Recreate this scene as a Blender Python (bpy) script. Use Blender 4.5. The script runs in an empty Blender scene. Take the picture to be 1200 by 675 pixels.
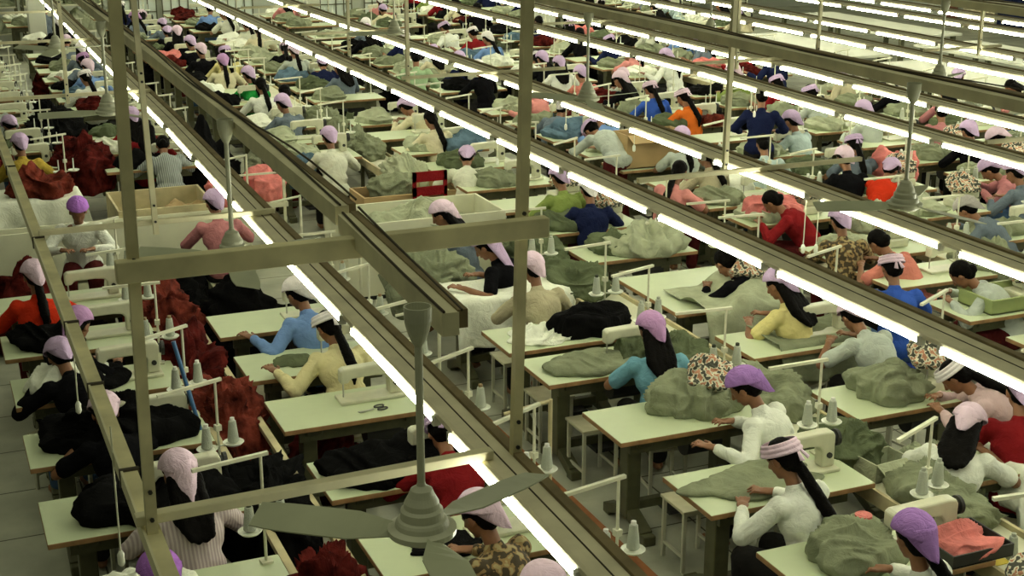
import bpy, bmesh, math, random
from math import sin, cos, pi, radians as R
from mathutils import Vector, Matrix, noise

sc = bpy.context.scene
COL = sc.collection
RND = random.Random(7)

# ------------------------------------------------------------------ camera frame (floor z = 0, +Y down the sewing lines, +X across them)
CAM_Z = 4.31
F = 1650.0
HZ = 507.5
A = Vector((-730, HZ, -F)).normalized()
UP = Vector((0, F, HZ)).normalized()
B = A.cross(UP).normalized() * 1.0
if B.x < 0: B = -B


def at(u, v, z):
    """world point at height z seen at pixel (u, v) of the 1200x675 frame"""
    d = Vector((u - 600, -(v - 337.5), -F))
    r = Vector((d.dot(B), d.dot(A), d.dot(UP)))
    k = (z - CAM_Z) / r.z
    return Vector((r.x * k, r.y * k, z))


def proj(p):
    c = B * p[0] + A * p[1] + UP * (p[2] - CAM_Z)
    return 600 + F * c.x / -c.z, 337.5 - F * c.y / -c.z


def seen(x, y, z=0.9, m=60):
    u, v = proj((x, y, z))
    return -m < u < 1200 + m and -m < v < 675 + m


cam_d = bpy.data.cameras.new('camera')
cam = bpy.data.objects.new('camera', cam_d)
COL.objects.link(cam)
cam_d.sensor_width = 36
cam_d.lens = F / 1200 * 36
cam_d.clip_end = 200
m3 = Matrix((B, A, UP))          # rows: camera-space coords of world axes -> columns needed
rot = Matrix(((B.x, B.y, B.z), (A.x, A.y, A.z), (UP.x, UP.y, UP.z)))
cam.matrix_world = Matrix.Translation((0, 0, CAM_Z)) @ rot.to_4x4()
sc.camera = cam

# ------------------------------------------------------------------ materials
MATS = {}


def mat(name, col, rough=0.6, var=0.12, scale=6.0, bump=0.0, bscale=30.0, metal=0.0, emit=None, es=0.0, spec=0.4, sheen=0.0):
    if name in MATS: return MATS[name]
    m = bpy.data.materials.new(name)
    m.use_nodes = True
    nt = m.node_tree
    b = nt.nodes['Principled BSDF']
    b.inputs['Roughness'].default_value = rough
    b.inputs['Metallic'].default_value = metal
    b.inputs['Specular IOR Level'].default_value = spec
    c = (*col, 1)
    if emit:
        b.inputs['Base Color'].default_value = c
        b.inputs['Emission Color'].default_value = (*emit, 1)
        b.inputs['Emission Strength'].default_value = es
    else:
        tc = nt.nodes.new('ShaderNodeTexCoord')
        n = nt.nodes.new('ShaderNodeTexNoise')
        n.inputs['Scale'].default_value = scale
        n.inputs['Detail'].default_value = 4
        r = nt.nodes.new('ShaderNodeMapRange')
        r.inputs[1].default_value = 0.3
        r.inputs[2].default_value = 0.7
        r.inputs[3].default_value = 1 - var
        r.inputs[4].default_value = 1 + var
        mx = nt.nodes.new('ShaderNodeMix')
        mx.data_type = 'RGBA'
        mx.blend_type = 'MULTIPLY'
        mx.inputs[0].default_value = 1
        mx.inputs[6].default_value = c
        nt.links.new(tc.outputs['Object'], n.inputs['Vector'])
        nt.links.new(n.outputs['Fac'], r.inputs[0])
        nt.links.new(r.outputs[0], mx.inputs[7])
        nt.links.new(mx.outputs[2], b.inputs['Base Color'])
        if bump > 0:
            n2 = nt.nodes.new('ShaderNodeTexNoise')
            n2.inputs['Scale'].default_value = bscale
            n2.inputs['Detail'].default_value = 3
            bp = nt.nodes.new('ShaderNodeBump')
            bp.inputs['Strength'].default_value = bump
            bp.inputs['Distance'].default_value = 0.02
            nt.links.new(tc.outputs['Object'], n2.inputs['Vector'])
            nt.links.new(n2.outputs['Fac'], bp.inputs['Height'])
            nt.links.new(bp.outputs[0], b.inputs['Normal'])
    MATS[name] = m
    return m


def cloth(name, col, var=0.15):
    m = mat(name, col, 0.95, var, 9, 0.9, 8, spec=0.04)
    for n in m.node_tree.nodes:
        if n.type == 'TEX_NOISE' and n.inputs['Scale'].default_value == 8:
            n.inputs['Distortion'].default_value = 1.6
            n.inputs['Detail'].default_value = 5
            n.inputs['Roughness'].default_value = 0.6
    return m


def stripes(name, c1, c2, sc_=60, vec=(1, 0, 0), thin=0.5):
    m = mat(name, c1, 0.85, 0.1, 8)
    nt = m.node_tree
    b = nt.nodes['Principled BSDF']
    tc = nt.nodes.new('ShaderNodeTexCoord')
    w = nt.nodes.new('ShaderNodeTexWave')
    w.inputs['Scale'].default_value = sc_
    w.inputs['Distortion'].default_value = 0.6
    cr = nt.nodes.new('ShaderNodeValToRGB')
    cr.color_ramp.elements[0].position = thin
    cr.color_ramp.elements[0].color = (*c1, 1)
    cr.color_ramp.elements[1].position = min(1, thin + 0.15)
    cr.color_ramp.elements[1].color = (*c2, 1)
    nt.links.new(tc.outputs['Object'], w.inputs['Vector'])
    nt.links.new(w.outputs['Fac'], cr.inputs['Fac'])
    nt.links.new(cr.outputs['Color'], b.inputs['Base Color'])
    return m


def blotch(name, c1, c2, c3, s=14):
    """printed fabric: three colours in blotches"""
    m = mat(name, c1, 0.85, 0.1, 8)
    nt = m.node_tree
    b = nt.nodes['Principled BSDF']
    tc = nt.nodes.new('ShaderNodeTexCoord')
    w = nt.nodes.new('ShaderNodeTexNoise')
    w.inputs['Scale'].default_value = s
    w.inputs['Detail'].default_value = 1
    cr = nt.nodes.new('ShaderNodeValToRGB')
    cr.color_ramp.interpolation = 'CONSTANT'
    e = cr.color_ramp.elements
    e[0].color = (*c1, 1)
    e[1].position = 0.48
    e[1].color = (*c2, 1)
    x = e.new(0.58)
    x.color = (*c3, 1)
    nt.links.new(tc.outputs['Object'], w.inputs['Vector'])
    nt.links.new(w.outputs['Fac'], cr.inputs['Fac'])
    nt.links.new(cr.outputs['Color'], b.inputs['Base Color'])
    return m


M = {}
M['top'] = mat('table_laminate', (0.52, 0.585, 0.37), 0.42, 0.06, 3, spec=0.45)
M['edge'] = mat('table_edge_wood', (0.30, 0.17, 0.07), 0.6, 0.25, 12)
M['frame'] = mat('green_painted_steel', (0.085, 0.085, 0.042), 0.5, 0.2, 10, metal=0.1)
M['dark'] = mat('dark_metal', (0.02, 0.02, 0.018), 0.5, 0.2, 10)
M['machine'] = mat('machine_enamel', (0.56, 0.56, 0.40), 0.35, 0.08, 12)
M['steel'] = mat('bright_steel', (0.5, 0.5, 0.44), 0.3, 0.05, 12, metal=0.7)
M['pipe'] = mat('cream_painted_pipe', (0.60, 0.60, 0.44), 0.5, 0.12, 10)
M['dish'] = mat('white_plastic', (0.72, 0.74, 0.62), 0.4, 0.05, 10)
M['cone_grey'] = mat('grey_green_thread', (0.42, 0.45, 0.36), 0.85, 0.05, 20, 0.4, 200)
M['cone_dark'] = mat('dark_green_thread', (0.03, 0.035, 0.02), 0.85, 0.05, 20, 0.4, 200)
M['cone_brown'] = mat('brown_thread', (0.28, 0.20, 0.10), 0.85, 0.05, 20, 0.4, 200)
M['cone_white'] = mat('white_thread', (0.75, 0.75, 0.68), 0.85, 0.05, 20, 0.4, 200)
M['tip'] = mat('yellow_plastic', (0.65, 0.50, 0.04), 0.5, 0.05, 10)
M['orange'] = mat('orange_thread', (0.55, 0.16, 0.03), 0.8, 0.05, 10)
M['stool'] = mat('stool_board', (0.46, 0.44, 0.29), 0.6, 0.15, 8)
M['stoolleg'] = mat('stool_frame_paint', (0.5, 0.5, 0.38), 0.5, 0.1, 8)
M['blueplastic'] = mat('blue_plastic', (0.02, 0.05, 0.32), 0.4, 0.05, 8)
M['skin'] = mat('skin', (0.23, 0.105, 0.05), 0.55, 0.1, 20)
M['hair'] = mat('black_hair', (0.0035, 0.003, 0.0025), 0.6, 0.2, 60, 0.3, 90, spec=0.04)
M['rail'] = mat('lamp_rail_paint', (0.66, 0.61, 0.42), 0.55, 0.16, 5)
M['strip'] = mat('rail_wood_strip', (0.20, 0.155, 0.075), 0.7, 0.25, 7)
M['beam'] = mat('weathered_paint', (0.62, 0.57, 0.33), 0.6, 0.25, 5)
M['beamlight'] = mat('pale_paint', (0.64, 0.60, 0.39), 0.6, 0.16, 5)
M['grime'] = mat('dark_seam', (0.05, 0.04, 0.025), 0.8, 0.2, 8)
M['tube'] = mat('fluorescent_tube', (0.9, 0.9, 0.9), emit=(0.99, 1.0, 0.78), es=43.0)
M['cap'] = mat('tube_cap', (0.5, 0.5, 0.42), 0.4, 0.05, 10)
M['fan'] = mat('fan_enamel', (0.50, 0.51, 0.37), 0.35, 0.15, 8)
M['blade'] = mat('fan_blade', (0.40, 0.42, 0.28), 0.5, 0.1, 5)
M['board'] = mat('pale_board', (0.62, 0.62, 0.45), 0.6, 0.1, 3)
M['carton'] = mat('cardboard', (0.40, 0.28, 0.13), 0.85, 0.12, 4)
M['ply'] = mat('plywood', (0.42, 0.33, 0.17), 0.75, 0.15, 4)
M['wood'] = mat('pale_wood', (0.48, 0.42, 0.24), 0.7, 0.2, 6)
M['greenbin'] = mat('green_plastic_bin', (0.30, 0.36, 0.14), 0.5, 0.08, 6)
M['tape'] = mat('red_brown_tape', (0.30, 0.11, 0.035), 0.7, 0.25, 5)
M['whitecloth'] = cloth('white_cloth', (0.78, 0.80, 0.66), 0.04)
M['greycloth'] = cloth('grey_green_cloth', (0.21, 0.23, 0.145))
M['greycloth2'] = cloth('olive_grey_cloth', (0.10, 0.12, 0.065))
M['palecloth'] = cloth('pale_grey_green_cloth', (0.36, 0.385, 0.26))
M['blackcloth'] = cloth('black_cloth', (0.005, 0.005, 0.005))
M['redcloth'] = cloth('dark_red_cloth', (0.065, 0.009, 0.007), 0.8)
M['rustcloth'] = cloth('rust_cloth', (0.12, 0.024, 0.015), 0.8)
M['pinkcloth'] = cloth('pink_cloth', (0.62, 0.20, 0.18), 0.2)
M['denim'] = cloth('denim_cloth', (0.10, 0.16, 0.21), 0.15)
M['trouser'] = cloth('dark_trousers', (0.018, 0.017, 0.016))
M['trouser2'] = cloth('maroon_skirt', (0.07, 0.012, 0.012))
M['trouser3'] = cloth('jeans', (0.06, 0.11, 0.2))
M['floral'] = blotch('floral_cover', (0.06, 0.06, 0.045), (0.62, 0.6, 0.45), (0.42, 0.2, 0.12), 30)
M['greenprint'] = blotch('leaf_print', (0.05, 0.07, 0.03), (0.3, 0.36, 0.18), (0.5, 0.5, 0.36), 22)

SHIRT = {
    'teal': (0.15, 0.33, 0.41), 'white': (0.72, 0.74, 0.64), 'offwhite': (0.60, 0.61, 0.48), 'grey': (0.42, 0.46, 0.40), 'yellow': (0.66, 0.58, 0.25),
    'paleyellow': (0.68, 0.62, 0.34), 'blue': (0.035, 0.09, 0.38), 'lightblue': (0.16, 0.27, 0.52), 'black': (0.005, 0.005, 0.006), 'navy': (0.010, 0.014, 0.045),
    'red': (0.55, 0.035, 0.012), 'darkred': (0.20, 0.012, 0.014), 'pink': (0.60, 0.24, 0.22), 'salmon': (0.52, 0.18, 0.14), 'dustypink': (0.42, 0.17, 0.175), 'paleink': (0.55, 0.45, 0.40),
    'beige': (0.42, 0.38, 0.25), 'cream': (0.62, 0.57, 0.38), 'olive': (0.20, 0.26, 0.07), 'mustard': (0.42, 0.30, 0.05), 'orange': (0.62, 0.14, 0.02), 'palegreen': (0.30, 0.42, 0.24),
    'green': (0.02, 0.26, 0.05), 'paleblue': (0.38, 0.47, 0.45), 'greyblue': (0.13, 0.16, 0.19), 'palepink': (0.58, 0.42, 0.42),
}
for k, v in SHIRT.items(): M['s_' + k] = cloth('shirt_' + k, v, 0.08)
M['s_stripe'] = stripes('shirt_grey_stripe', (0.16, 0.18, 0.17), (0.34, 0.37, 0.34), 14, thin=0.5)
M['s_pinkstripe'] = stripes('shirt_pale_pink_stripe', (0.42, 0.34, 0.34), (0.60, 0.52, 0.50), 16, thin=0.45)
M['s_brownprint'] = blotch('shirt_brown_print', (0.05, 0.035, 0.015), (0.25, 0.16, 0.06), (0.32, 0.26, 0.12), 26)
SCARF = {'lilac': (0.50, 0.37, 0.56), 'purple': (0.30, 0.16, 0.42), 'palepink': (0.66, 0.50, 0.60), 'white': (0.72, 0.68, 0.66), 'mauve': (0.42, 0.24, 0.44), 'violet': (0.38, 0.16, 0.55), 'grey': (0.34, 0.32, 0.30)}
for k, v in SCARF.items(): M['k_' + k] = cloth('headscarf_' + k, v, 0.08)

# ------------------------------------------------------------------ object helpers
def tag(o, label=None, cat=None, group=None, kind=None):
    if label: o['label'] = label
    if cat: o['category'] = cat
    if group: o['group'] = group
    if kind: o['kind'] = kind
    return o


def empty(name, loc=(0, 0, 0), rz=0.0):
    o = bpy.data.objects.new(name, None)
    o.empty_display_size = 0.1
    COL.objects.link(o)
    o.location = loc
    o.rotation_euler = (0, 0, rz)
    return o


def link(name, me, material=None, parent=None, loc=None):
    o = bpy.data.objects.new(name, me)
    COL.objects.link(o)
    if material is not None:
        ms = material if isinstance(material, (list, tuple)) else [material]
        if len(me.materials) == 0:
            for m in ms: me.materials.append(m)
        for i, m in enumerate(ms):
            if me.materials[i] is not m:
                o.material_slots[i].link = 'OBJECT'
                o.material_slots[i].material = m
    if parent: o.parent = parent
    if loc is not None: o.location = loc
    return o


def setmat(o, m, i=0):
    o.material_slots[i].link = 'OBJECT'
    o.material_slots[i].material = m


def copy_tree(o, parent=None, drop=()):
    c = o.copy()
    COL.objects.link(c)
    if parent: c.parent = parent
    for ch in o.children:
        if ch.name.split('.')[0] in drop: continue
        copy_tree(ch, c)
    return c


class MB:
    def __init__(s): s.v = []; s.f = []; s.mi = []

    def add(s, vs, fs, mi=0):
        n = len(s.v)
        s.v += [tuple(v) for v in vs]
        s.f += [tuple(i + n for i in f) for f in fs]
        s.mi += [mi] * len(fs)
        return s

    def box(s, x0, x1, y0, y1, z0, z1, mi=0, mit=None, b=0.0):
        vs = [(x0, y0, z0), (x1, y0, z0), (x1, y1, z0), (x0, y1, z0), (x0, y0, z1), (x1, y0, z1), (x1, y1, z1), (x0, y1, z1)]
        fs = [(0, 3, 2, 1), (0, 1, 5, 4), (1, 2, 6, 5), (2, 3, 7, 6), (3, 0, 4, 7)]
        s.add(vs, fs, mi)
        n = len(s.v) - 8
        s.f.append(tuple(n + i for i in (4, 5, 6, 7)))
        s.mi.append(mi if mit is None else mit)
        return s

    def tube(s, p, q, r, r2=None, n=8, mi=0, caps=True):
        p = Vector(p); q = Vector(q)
        r2 = r if r2 is None else r2
        d = (q - p).normalized()
        a = d.orthogonal().normalized()
        b = d.cross(a)
        vs = []
        for c, rr in ((p, r), (q, r2)):
            for i in range(n):
                t = 2 * pi * i / n
                vs.append(c + a * cos(t) * rr + b * sin(t) * rr)
        fs = [(i, (i + 1) % n, n + (i + 1) % n, n + i) for i in range(n)]
        if caps: fs += [tuple(range(n - 1, -1, -1)), tuple(range(n, 2 * n))]
        return s.add(vs, fs, mi)

    def bar(s, p, q, w, h, mi=0):
        """rectangular bar from p to q, width w (horizontal), height h"""
        p = Vector(p); q = Vector(q)
        d = (q - p).normalized()
        side = d.cross(Vector((0, 0, 1)))
        if side.length < 1e-3: side = Vector((1, 0, 0))
        side.normalize()
        u = side.cross(d).normalized()
        vs = []
        for c in (p, q):
            for a, b in ((-1, -1), (1, -1), (1, 1), (-1, 1)):
                vs.append(c + side * a * w / 2 + u * b * h / 2)
        return s.add(vs, [(0, 3, 2, 1), (4, 5, 6, 7), (0, 1, 5, 4), (1, 2, 6, 5), (2, 3, 7, 6), (3, 0, 4, 7)], mi)

    def lathe(s, prof, c=(0, 0, 0), n=16, mi=0):
        vs = []
        for r, z in prof:
            for i in range(n):
                t = 2 * pi * i / n
                vs.append((c[0] + r * cos(t), c[1] + r * sin(t), c[2] + z))
        fs = []
        for k in range(len(prof) - 1):
            for i in range(n):
                j = (i + 1) % n
                fs.append((k * n + i, k * n + j, (k + 1) * n + j, (k + 1) * n + i))
        fs.append(tuple(range(n - 1, -1, -1)))
        k = (len(prof) - 1) * n
        fs.append(tuple(range(k, k + n)))
        return s.add(vs, fs, mi)

    def ball(s, c, r, n=10, m=7, rot=None):
        if not isinstance(r, (tuple, list)): r = (r, r, r)
        c = Vector(c)
        vs = []
        def P(x, y, z):
            v = Vector((x * r[0], y * r[1], z * r[2]))
            if rot is not None: v = rot @ v
            return c + v
        vs.append(P(0, 0, -1))
        for k in range(1, m):
            e = -pi / 2 + pi * k / m
            for i in range(n):
                t = 2 * pi * i / n
                vs.append(P(cos(e) * cos(t), cos(e) * sin(t), sin(e)))
        vs.append(P(0, 0, 1))
        fs = []
        for i in range(n): fs.append((0, 1 + (i + 1) % n, 1 + i))
        for k in range(m - 2):
            for i in range(n):
                j = (i + 1) % n
                fs.append((1 + k * n + i, 1 + k * n + j, 1 + (k + 1) * n + j, 1 + (k + 1) * n + i))
        L = len(vs) - 1
        for i in range(n): fs.append((1 + (m - 2) * n + i, 1 + (m - 2) * n + (i + 1) % n, L))
        return s.add(vs, fs)

    def cone(s, p, q, r1, r2, n=10):
        s.ball(p, r1, n, 6)
        s.ball(q, r2, n, 6)
        s.tube(p, q, r1, r2, n)
        return s

    def mesh(s, name='m', smooth=False):
        me = bpy.data.meshes.new(name)
        me.from_pydata(s.v, [], s.f)
        for i, p in enumerate(me.polygons):
            p.material_index = s.mi[i]
            if smooth: p.use_smooth = True
        me.update()
        return me

    def build(s, name, material=None, parent=None, smooth=False, bevel=0.0, loc=None):
        o = link(name, s.mesh(name, smooth), material, parent, loc)
        if bevel:
            m = o.modifiers.new('bevel', 'BEVEL')
            m.width = bevel
            m.segments = 2
            m.limit_method = 'ANGLE'
        return o


def remesh(mb, voxel, smooth=6, deci=0.3):
    me = mb.mesh('tmp')
    o = bpy.data.objects.new('tmp', me)
    COL.objects.link(o)
    r = o.modifiers.new('r', 'REMESH')
    r.mode = 'VOXEL'
    r.voxel_size = voxel
    r.use_smooth_shade = True
    if smooth:
        s = o.modifiers.new('s', 'SMOOTH')
        s.factor = 0.5
        s.iterations = smooth
    if deci < 1:
        d = o.modifiers.new('d', 'DECIMATE')
        d.ratio = deci
    dg = bpy.context.evaluated_depsgraph_get()
    out = bpy.data.meshes.new_from_object(o.evaluated_get(dg))
    bpy.data.objects.remove(o)
    bpy.data.meshes.remove(me)
    for p in out.polygons: p.use_smooth = True
    out.materials.clear()
    return out


def wrinkle(me, amp, s1, seed):
    for v in me.vertices:
        p = v.co * s1 + Vector((seed, seed * 2, 0))
        w = noise.noise(p) * 0.6 + (1 - abs(noise.noise(p * 1.9))) * 0.5 - 0.3
        v.co += v.normal * (amp * w)
    me.update()


# ------------------------------------------------------------------ people
def ik(s, h, l1, l2, hint):
    s = Vector(s); h = Vector(h)
    d = h - s
    L = d.length
    if L > (l1 + l2) * 0.98:
        h = s + d.normalized() * (l1 + l2) * 0.98
        d = h - s
        L = d.length
    a = (l1 * l1 - l2 * l2 + L * L) / (2 * L)
    k = math.sqrt(max(0, l1 * l1 - a * a))
    dn = d.normalized()
    hint = Vector(hint)
    n = (hint - dn * hint.dot(dn)).normalized()
    return s + dn * a + n * k, h


POSE = {
    # lean, twist, head pitch, head yaw, left hand, right hand, seated
    'sew': dict(lean=20, hp=32, hy=8, L=(-0.13, 0.42, 0.80), Rr=(0.16, 0.44, 0.81), seat=1),
    'hunch': dict(lean=40, hp=52, hy=-8, L=(-0.16, 0.50, 0.80), Rr=(0.14, 0.52, 0.81), seat=1),
    'reach': dict(lean=26, hp=38, hy=18, L=(-0.42, 0.30, 0.83), Rr=(0.10, 0.44, 0.80), seat=1),
    'elbow': dict(lean=14, hp=22, hy=-28, L=(-0.30, 0.34, 0.90), Rr=(0.22, 0.36, 0.84), seat=1),
    'bent': dict(lean=62, hp=75, hy=10, L=(-0.2, 0.70, 0.86), Rr=(0.2, 0.72, 0.86), seat=0),
    'stand': dict(lean=10, hp=20, hy=10, L=(-0.25, 0.34, 1.0), Rr=(0.2, 0.36, 1.02), seat=0),
}
PC = {}


def skeleton(pose):
    if pose in PC: return PC[pose]
    q = POSE[pose]
    th = R(q['lean'])
    P = Vector((0, 0, 0.53)) if q['seat'] else Vector((0, -0.04, 0.86))
    d = Vector((0, sin(th * 0.7), cos(th * 0.7)))
    d2 = Vector((0, sin(th), cos(th)))
    d3 = Vector((0, sin(min(th * 1.25, R(80))), cos(min(th * 1.25, R(80)))))
    waist = P + d * 0.15
    chest = waist + d2 * 0.17
    sh = chest + d3 * 0.10
    neck = sh + d3 * 0.07
    hp = R(q['hp'])
    hr = Matrix.Rotation(R(q['hy']), 3, 'Z') @ Matrix.Rotation(-hp, 3, 'X')
    nk = Vector((0, sin((th + hp) / 2), cos((th + hp) / 2)))
    hc = neck + nk * 0.085 + hr @ Vector((0, 0.015, 0.085))
    sk = dict(P=P, waist=waist, chest=chest, sh=sh, neck=neck, hc=hc, hr=hr, d3=d3, q=q)
    top = hc + Vector((0, 0, 0.125))
    sk['top'] = top
    arms = []
    for sx, key in ((-1, 'L'), (1, 'Rr')):
        s = sh + Vector((sx * 0.165, 0, -0.005))
        e, h = ik(s, q[key], 0.265, 0.235, (sx * 0.9, -0.2, -0.6))
        arms.append((sx, s, e, h))
    sk['arms'] = arms
    legs = []
    for sx in (-1, 1):
        hip = P + Vector((sx * 0.085, 0.0, -0.02))
        if q['seat']:
            kn = Vector((sx * 0.12, 0.40, 0.50))
            an = Vector((sx * 0.12, 0.36, 0.09))
        else:
            kn = Vector((sx * 0.10, 0.03, 0.47))
            an = Vector((sx * 0.11, -0.05, 0.09))
        legs.append((sx, hip, kn, an))
    sk['legs'] = legs
    PC[pose] = sk
    return sk


def hand(mb, w, e, sx):
    """palm and five bent fingers at wrist w, forearm coming from e, resting palm down"""
    f = (w - e)
    f.z *= 0.35
    f.normalize()
    side = f.cross(Vector((0, 0, 1))).normalized()      # to the right of the pointing direction
    c = w + f * 0.045
    mb.ball(c, (0.038, 0.048, 0.015), 10, 6, Matrix((side, f, Vector((0, 0, 1)))).transposed())
    mb.cone(w - f * 0.01, c, 0.024, 0.022, 8)
    for k, (off, L) in enumerate(((-0.030, 0.062), (-0.010, 0.075), (0.010, 0.078), (0.029, 0.066))):
        a = w + f * 0.080 + side * off
        b = a + f * L * 0.5 + side * off * 0.25 + Vector((0, 0, 0.006))
        t = b + f * L * 0.4 + Vector((0, 0, -0.022))
        mb.cone(a, b, 0.0098, 0.009, 7)
        mb.cone(b, t, 0.009, 0.0078, 7)
    ts = -sx * side if (side.x * 1.0) > 0 else sx * side
    ts = Vector((-sx, 0, 0)) * 0.8 + f * 0.3
    ts.normalize()
    a = w + f * 0.025 + ts * 0.026
    b = a + (ts + f * 0.6).normalized() * 0.034
    t = b + (f + ts * 0.25).normalized() * 0.030
    mb.cone(a, b, 0.0115, 0.0105, 7)
    mb.cone(b, t, 0.0105, 0.009, 7)


def body_mesh(pose):
    k = ('body', pose)
    if k in PC: return PC[k]
    s = skeleton(pose)
    mb = MB()
    P, wa, ch, sh, nk, hc, hr = s['P'], s['waist'], s['chest'], s['sh'], s['neck'], s['hc'], s['hr']
    rt = Matrix.Rotation(-R(s['q']['lean']), 3, 'X')
    mb.ball(P, (0.150, 0.105, 0.105), 14, 9)
    mb.ball(wa, (0.115, 0.085, 0.12), 14, 9, rt)
    mb.ball(ch, (0.140, 0.098, 0.15), 14, 9, rt)
    mb.ball(sh + Vector((0, 0, -0.005)), (0.155, 0.07, 0.06), 14, 9, rt)
    mb.cone(P, wa, 0.09, 0.088, 12)
    mb.cone(wa, ch, 0.088, 0.098, 12)
    mb.cone(sh, nk, 0.06, 0.045, 12)
    mb.cone(nk, hc - hr @ Vector((0, 0.015, 0.05)), 0.045, 0.045, 12)
    # head: skull, face, jaw, brow, nose, lips, ears
    mb.ball(hc + hr @ Vector((0, -0.008, 0.018)), (0.074, 0.092, 0.090), 18, 12, hr)
    mb.ball(hc + hr @ Vector((0, 0.022, -0.028)), (0.060, 0.066, 0.080), 16, 10, hr)
    mb.ball(hc + hr @ Vector((0, 0.048, -0.086)), (0.034, 0.032, 0.024), 10, 7, hr)
    mb.ball(hc + hr @ Vector((0, 0.070, 0.016)), (0.046, 0.018, 0.013), 10, 7, hr)
    mb.cone(hc + hr @ Vector((0, 0.085, 0.004)), hc + hr @ Vector((0, 0.101, -0.030)), 0.009, 0.0135, 8)
    mb.ball(hc + hr @ Vector((0, 0.083, -0.058)), (0.022, 0.011, 0.010), 8, 6, hr)
    for sx in (-1, 1):
        mb.ball(hc + hr @ Vector((sx * 0.073, 0.0, -0.012)), (0.010, 0.020, 0.031), 8, 6, hr)
        mb.ball(hc + hr @ Vector((sx * 0.030, 0.066, -0.022)), (0.02, 0.015, 0.015), 8, 6, hr)
    for sx, a, e, h in s['arms']:
        mb.ball(a, 0.055, 10, 7)
        mb.cone(a, e, 0.046, 0.037, 10)
        mb.cone(e, e.lerp(h, 0.35), 0.037, 0.037, 10)
        mb.cone(e.lerp(h, 0.35), h, 0.037, 0.024, 10)
        hand(mb, h, e, sx)
    for sx, hip, kn, an in s['legs']:
        mb.cone(hip, kn, 0.085, 0.056, 12)
        mb.cone(kn, kn.lerp(an, 0.35), 0.054, 0.054, 10)
        mb.cone(kn.lerp(an, 0.35), an, 0.054, 0.034, 10)
        mb.ball(an + Vector((0, 0.06, -0.045)), (0.042, 0.115, 0.035), 10, 7)
        mb.cone(an, an + Vector((0, 0.0, -0.045)), 0.036, 0.036, 8)
    me = remesh(mb, 0.0065, 5, 0.22)
    PC[k] = me
    return me


def shirt_mesh(pose, sleeve):
    k = ('shirt', pose, sleeve)
    if k in PC: return PC[k]
    s = skeleton(pose)
    mb = MB()
    P, wa, ch, sh, nk = s['P'], s['waist'], s['chest'], s['sh'], s['neck']
    rt = Matrix.Rotation(-R(s['q']['lean']), 3, 'X')
    g = 0.022
    mb.ball(P + Vector((0, -0.005, 0.02)), (0.165 + g, 0.118 + g, 0.115), 16, 10)
    mb.ball(wa, (0.132 + g, 0.098 + g, 0.13), 16, 10, rt)
    mb.ball(ch, (0.150 + g, 0.106 + g, 0.16), 16, 10, rt)
    mb.ball(sh + Vector((0, 0, -0.012)), (0.168 + g, 0.074 + g, 0.062), 16, 10, rt)
    mb.cone(P, wa, 0.108 + g, 0.108 + g, 12)
    mb.cone(wa, ch, 0.108 + g, 0.113 + g, 12)
    mb.cone(sh, sh.lerp(nk, 0.75), 0.07, 0.056, 12)
    for sx, a, e, h in s['arms']:
        mb.ball(a, 0.068, 10, 7)
        if sleeve == 'long':
            mb.cone(a, e, 0.060, 0.053, 10)
            w = e.lerp(h, 0.90)
            mb.cone(e, w, 0.053, 0.036, 10)
        else:
            w = a.lerp(e, 0.72)
            mb.cone(a, w, 0.062, 0.060, 10)
    me = remesh(mb, 0.010, 4, 0.35)
    wrinkle(me, 0.016, 11, 3.1 + len(pose))
    PC[k] = me
    return me


def trouser_mesh(pose):
    k = ('trou', pose)
    if k in PC: return PC[k]
    s = skeleton(pose)
    mb = MB()
    mb.ball(s['P'] + Vector((0, 0, -0.02)), (0.168, 0.125, 0.105), 14, 9)
    for sx, hip, kn, an in s['legs']:
        mb.cone(hip, kn, 0.102, 0.078, 12)
        mb.cone(kn, an + Vector((0, 0, 0.03)), 0.076, 0.062, 12)
    me = remesh(mb, 0.012, 4, 0.35)
    wrinkle(me, 0.012, 9, 5.5)
    PC[k] = me
    return me


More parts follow.
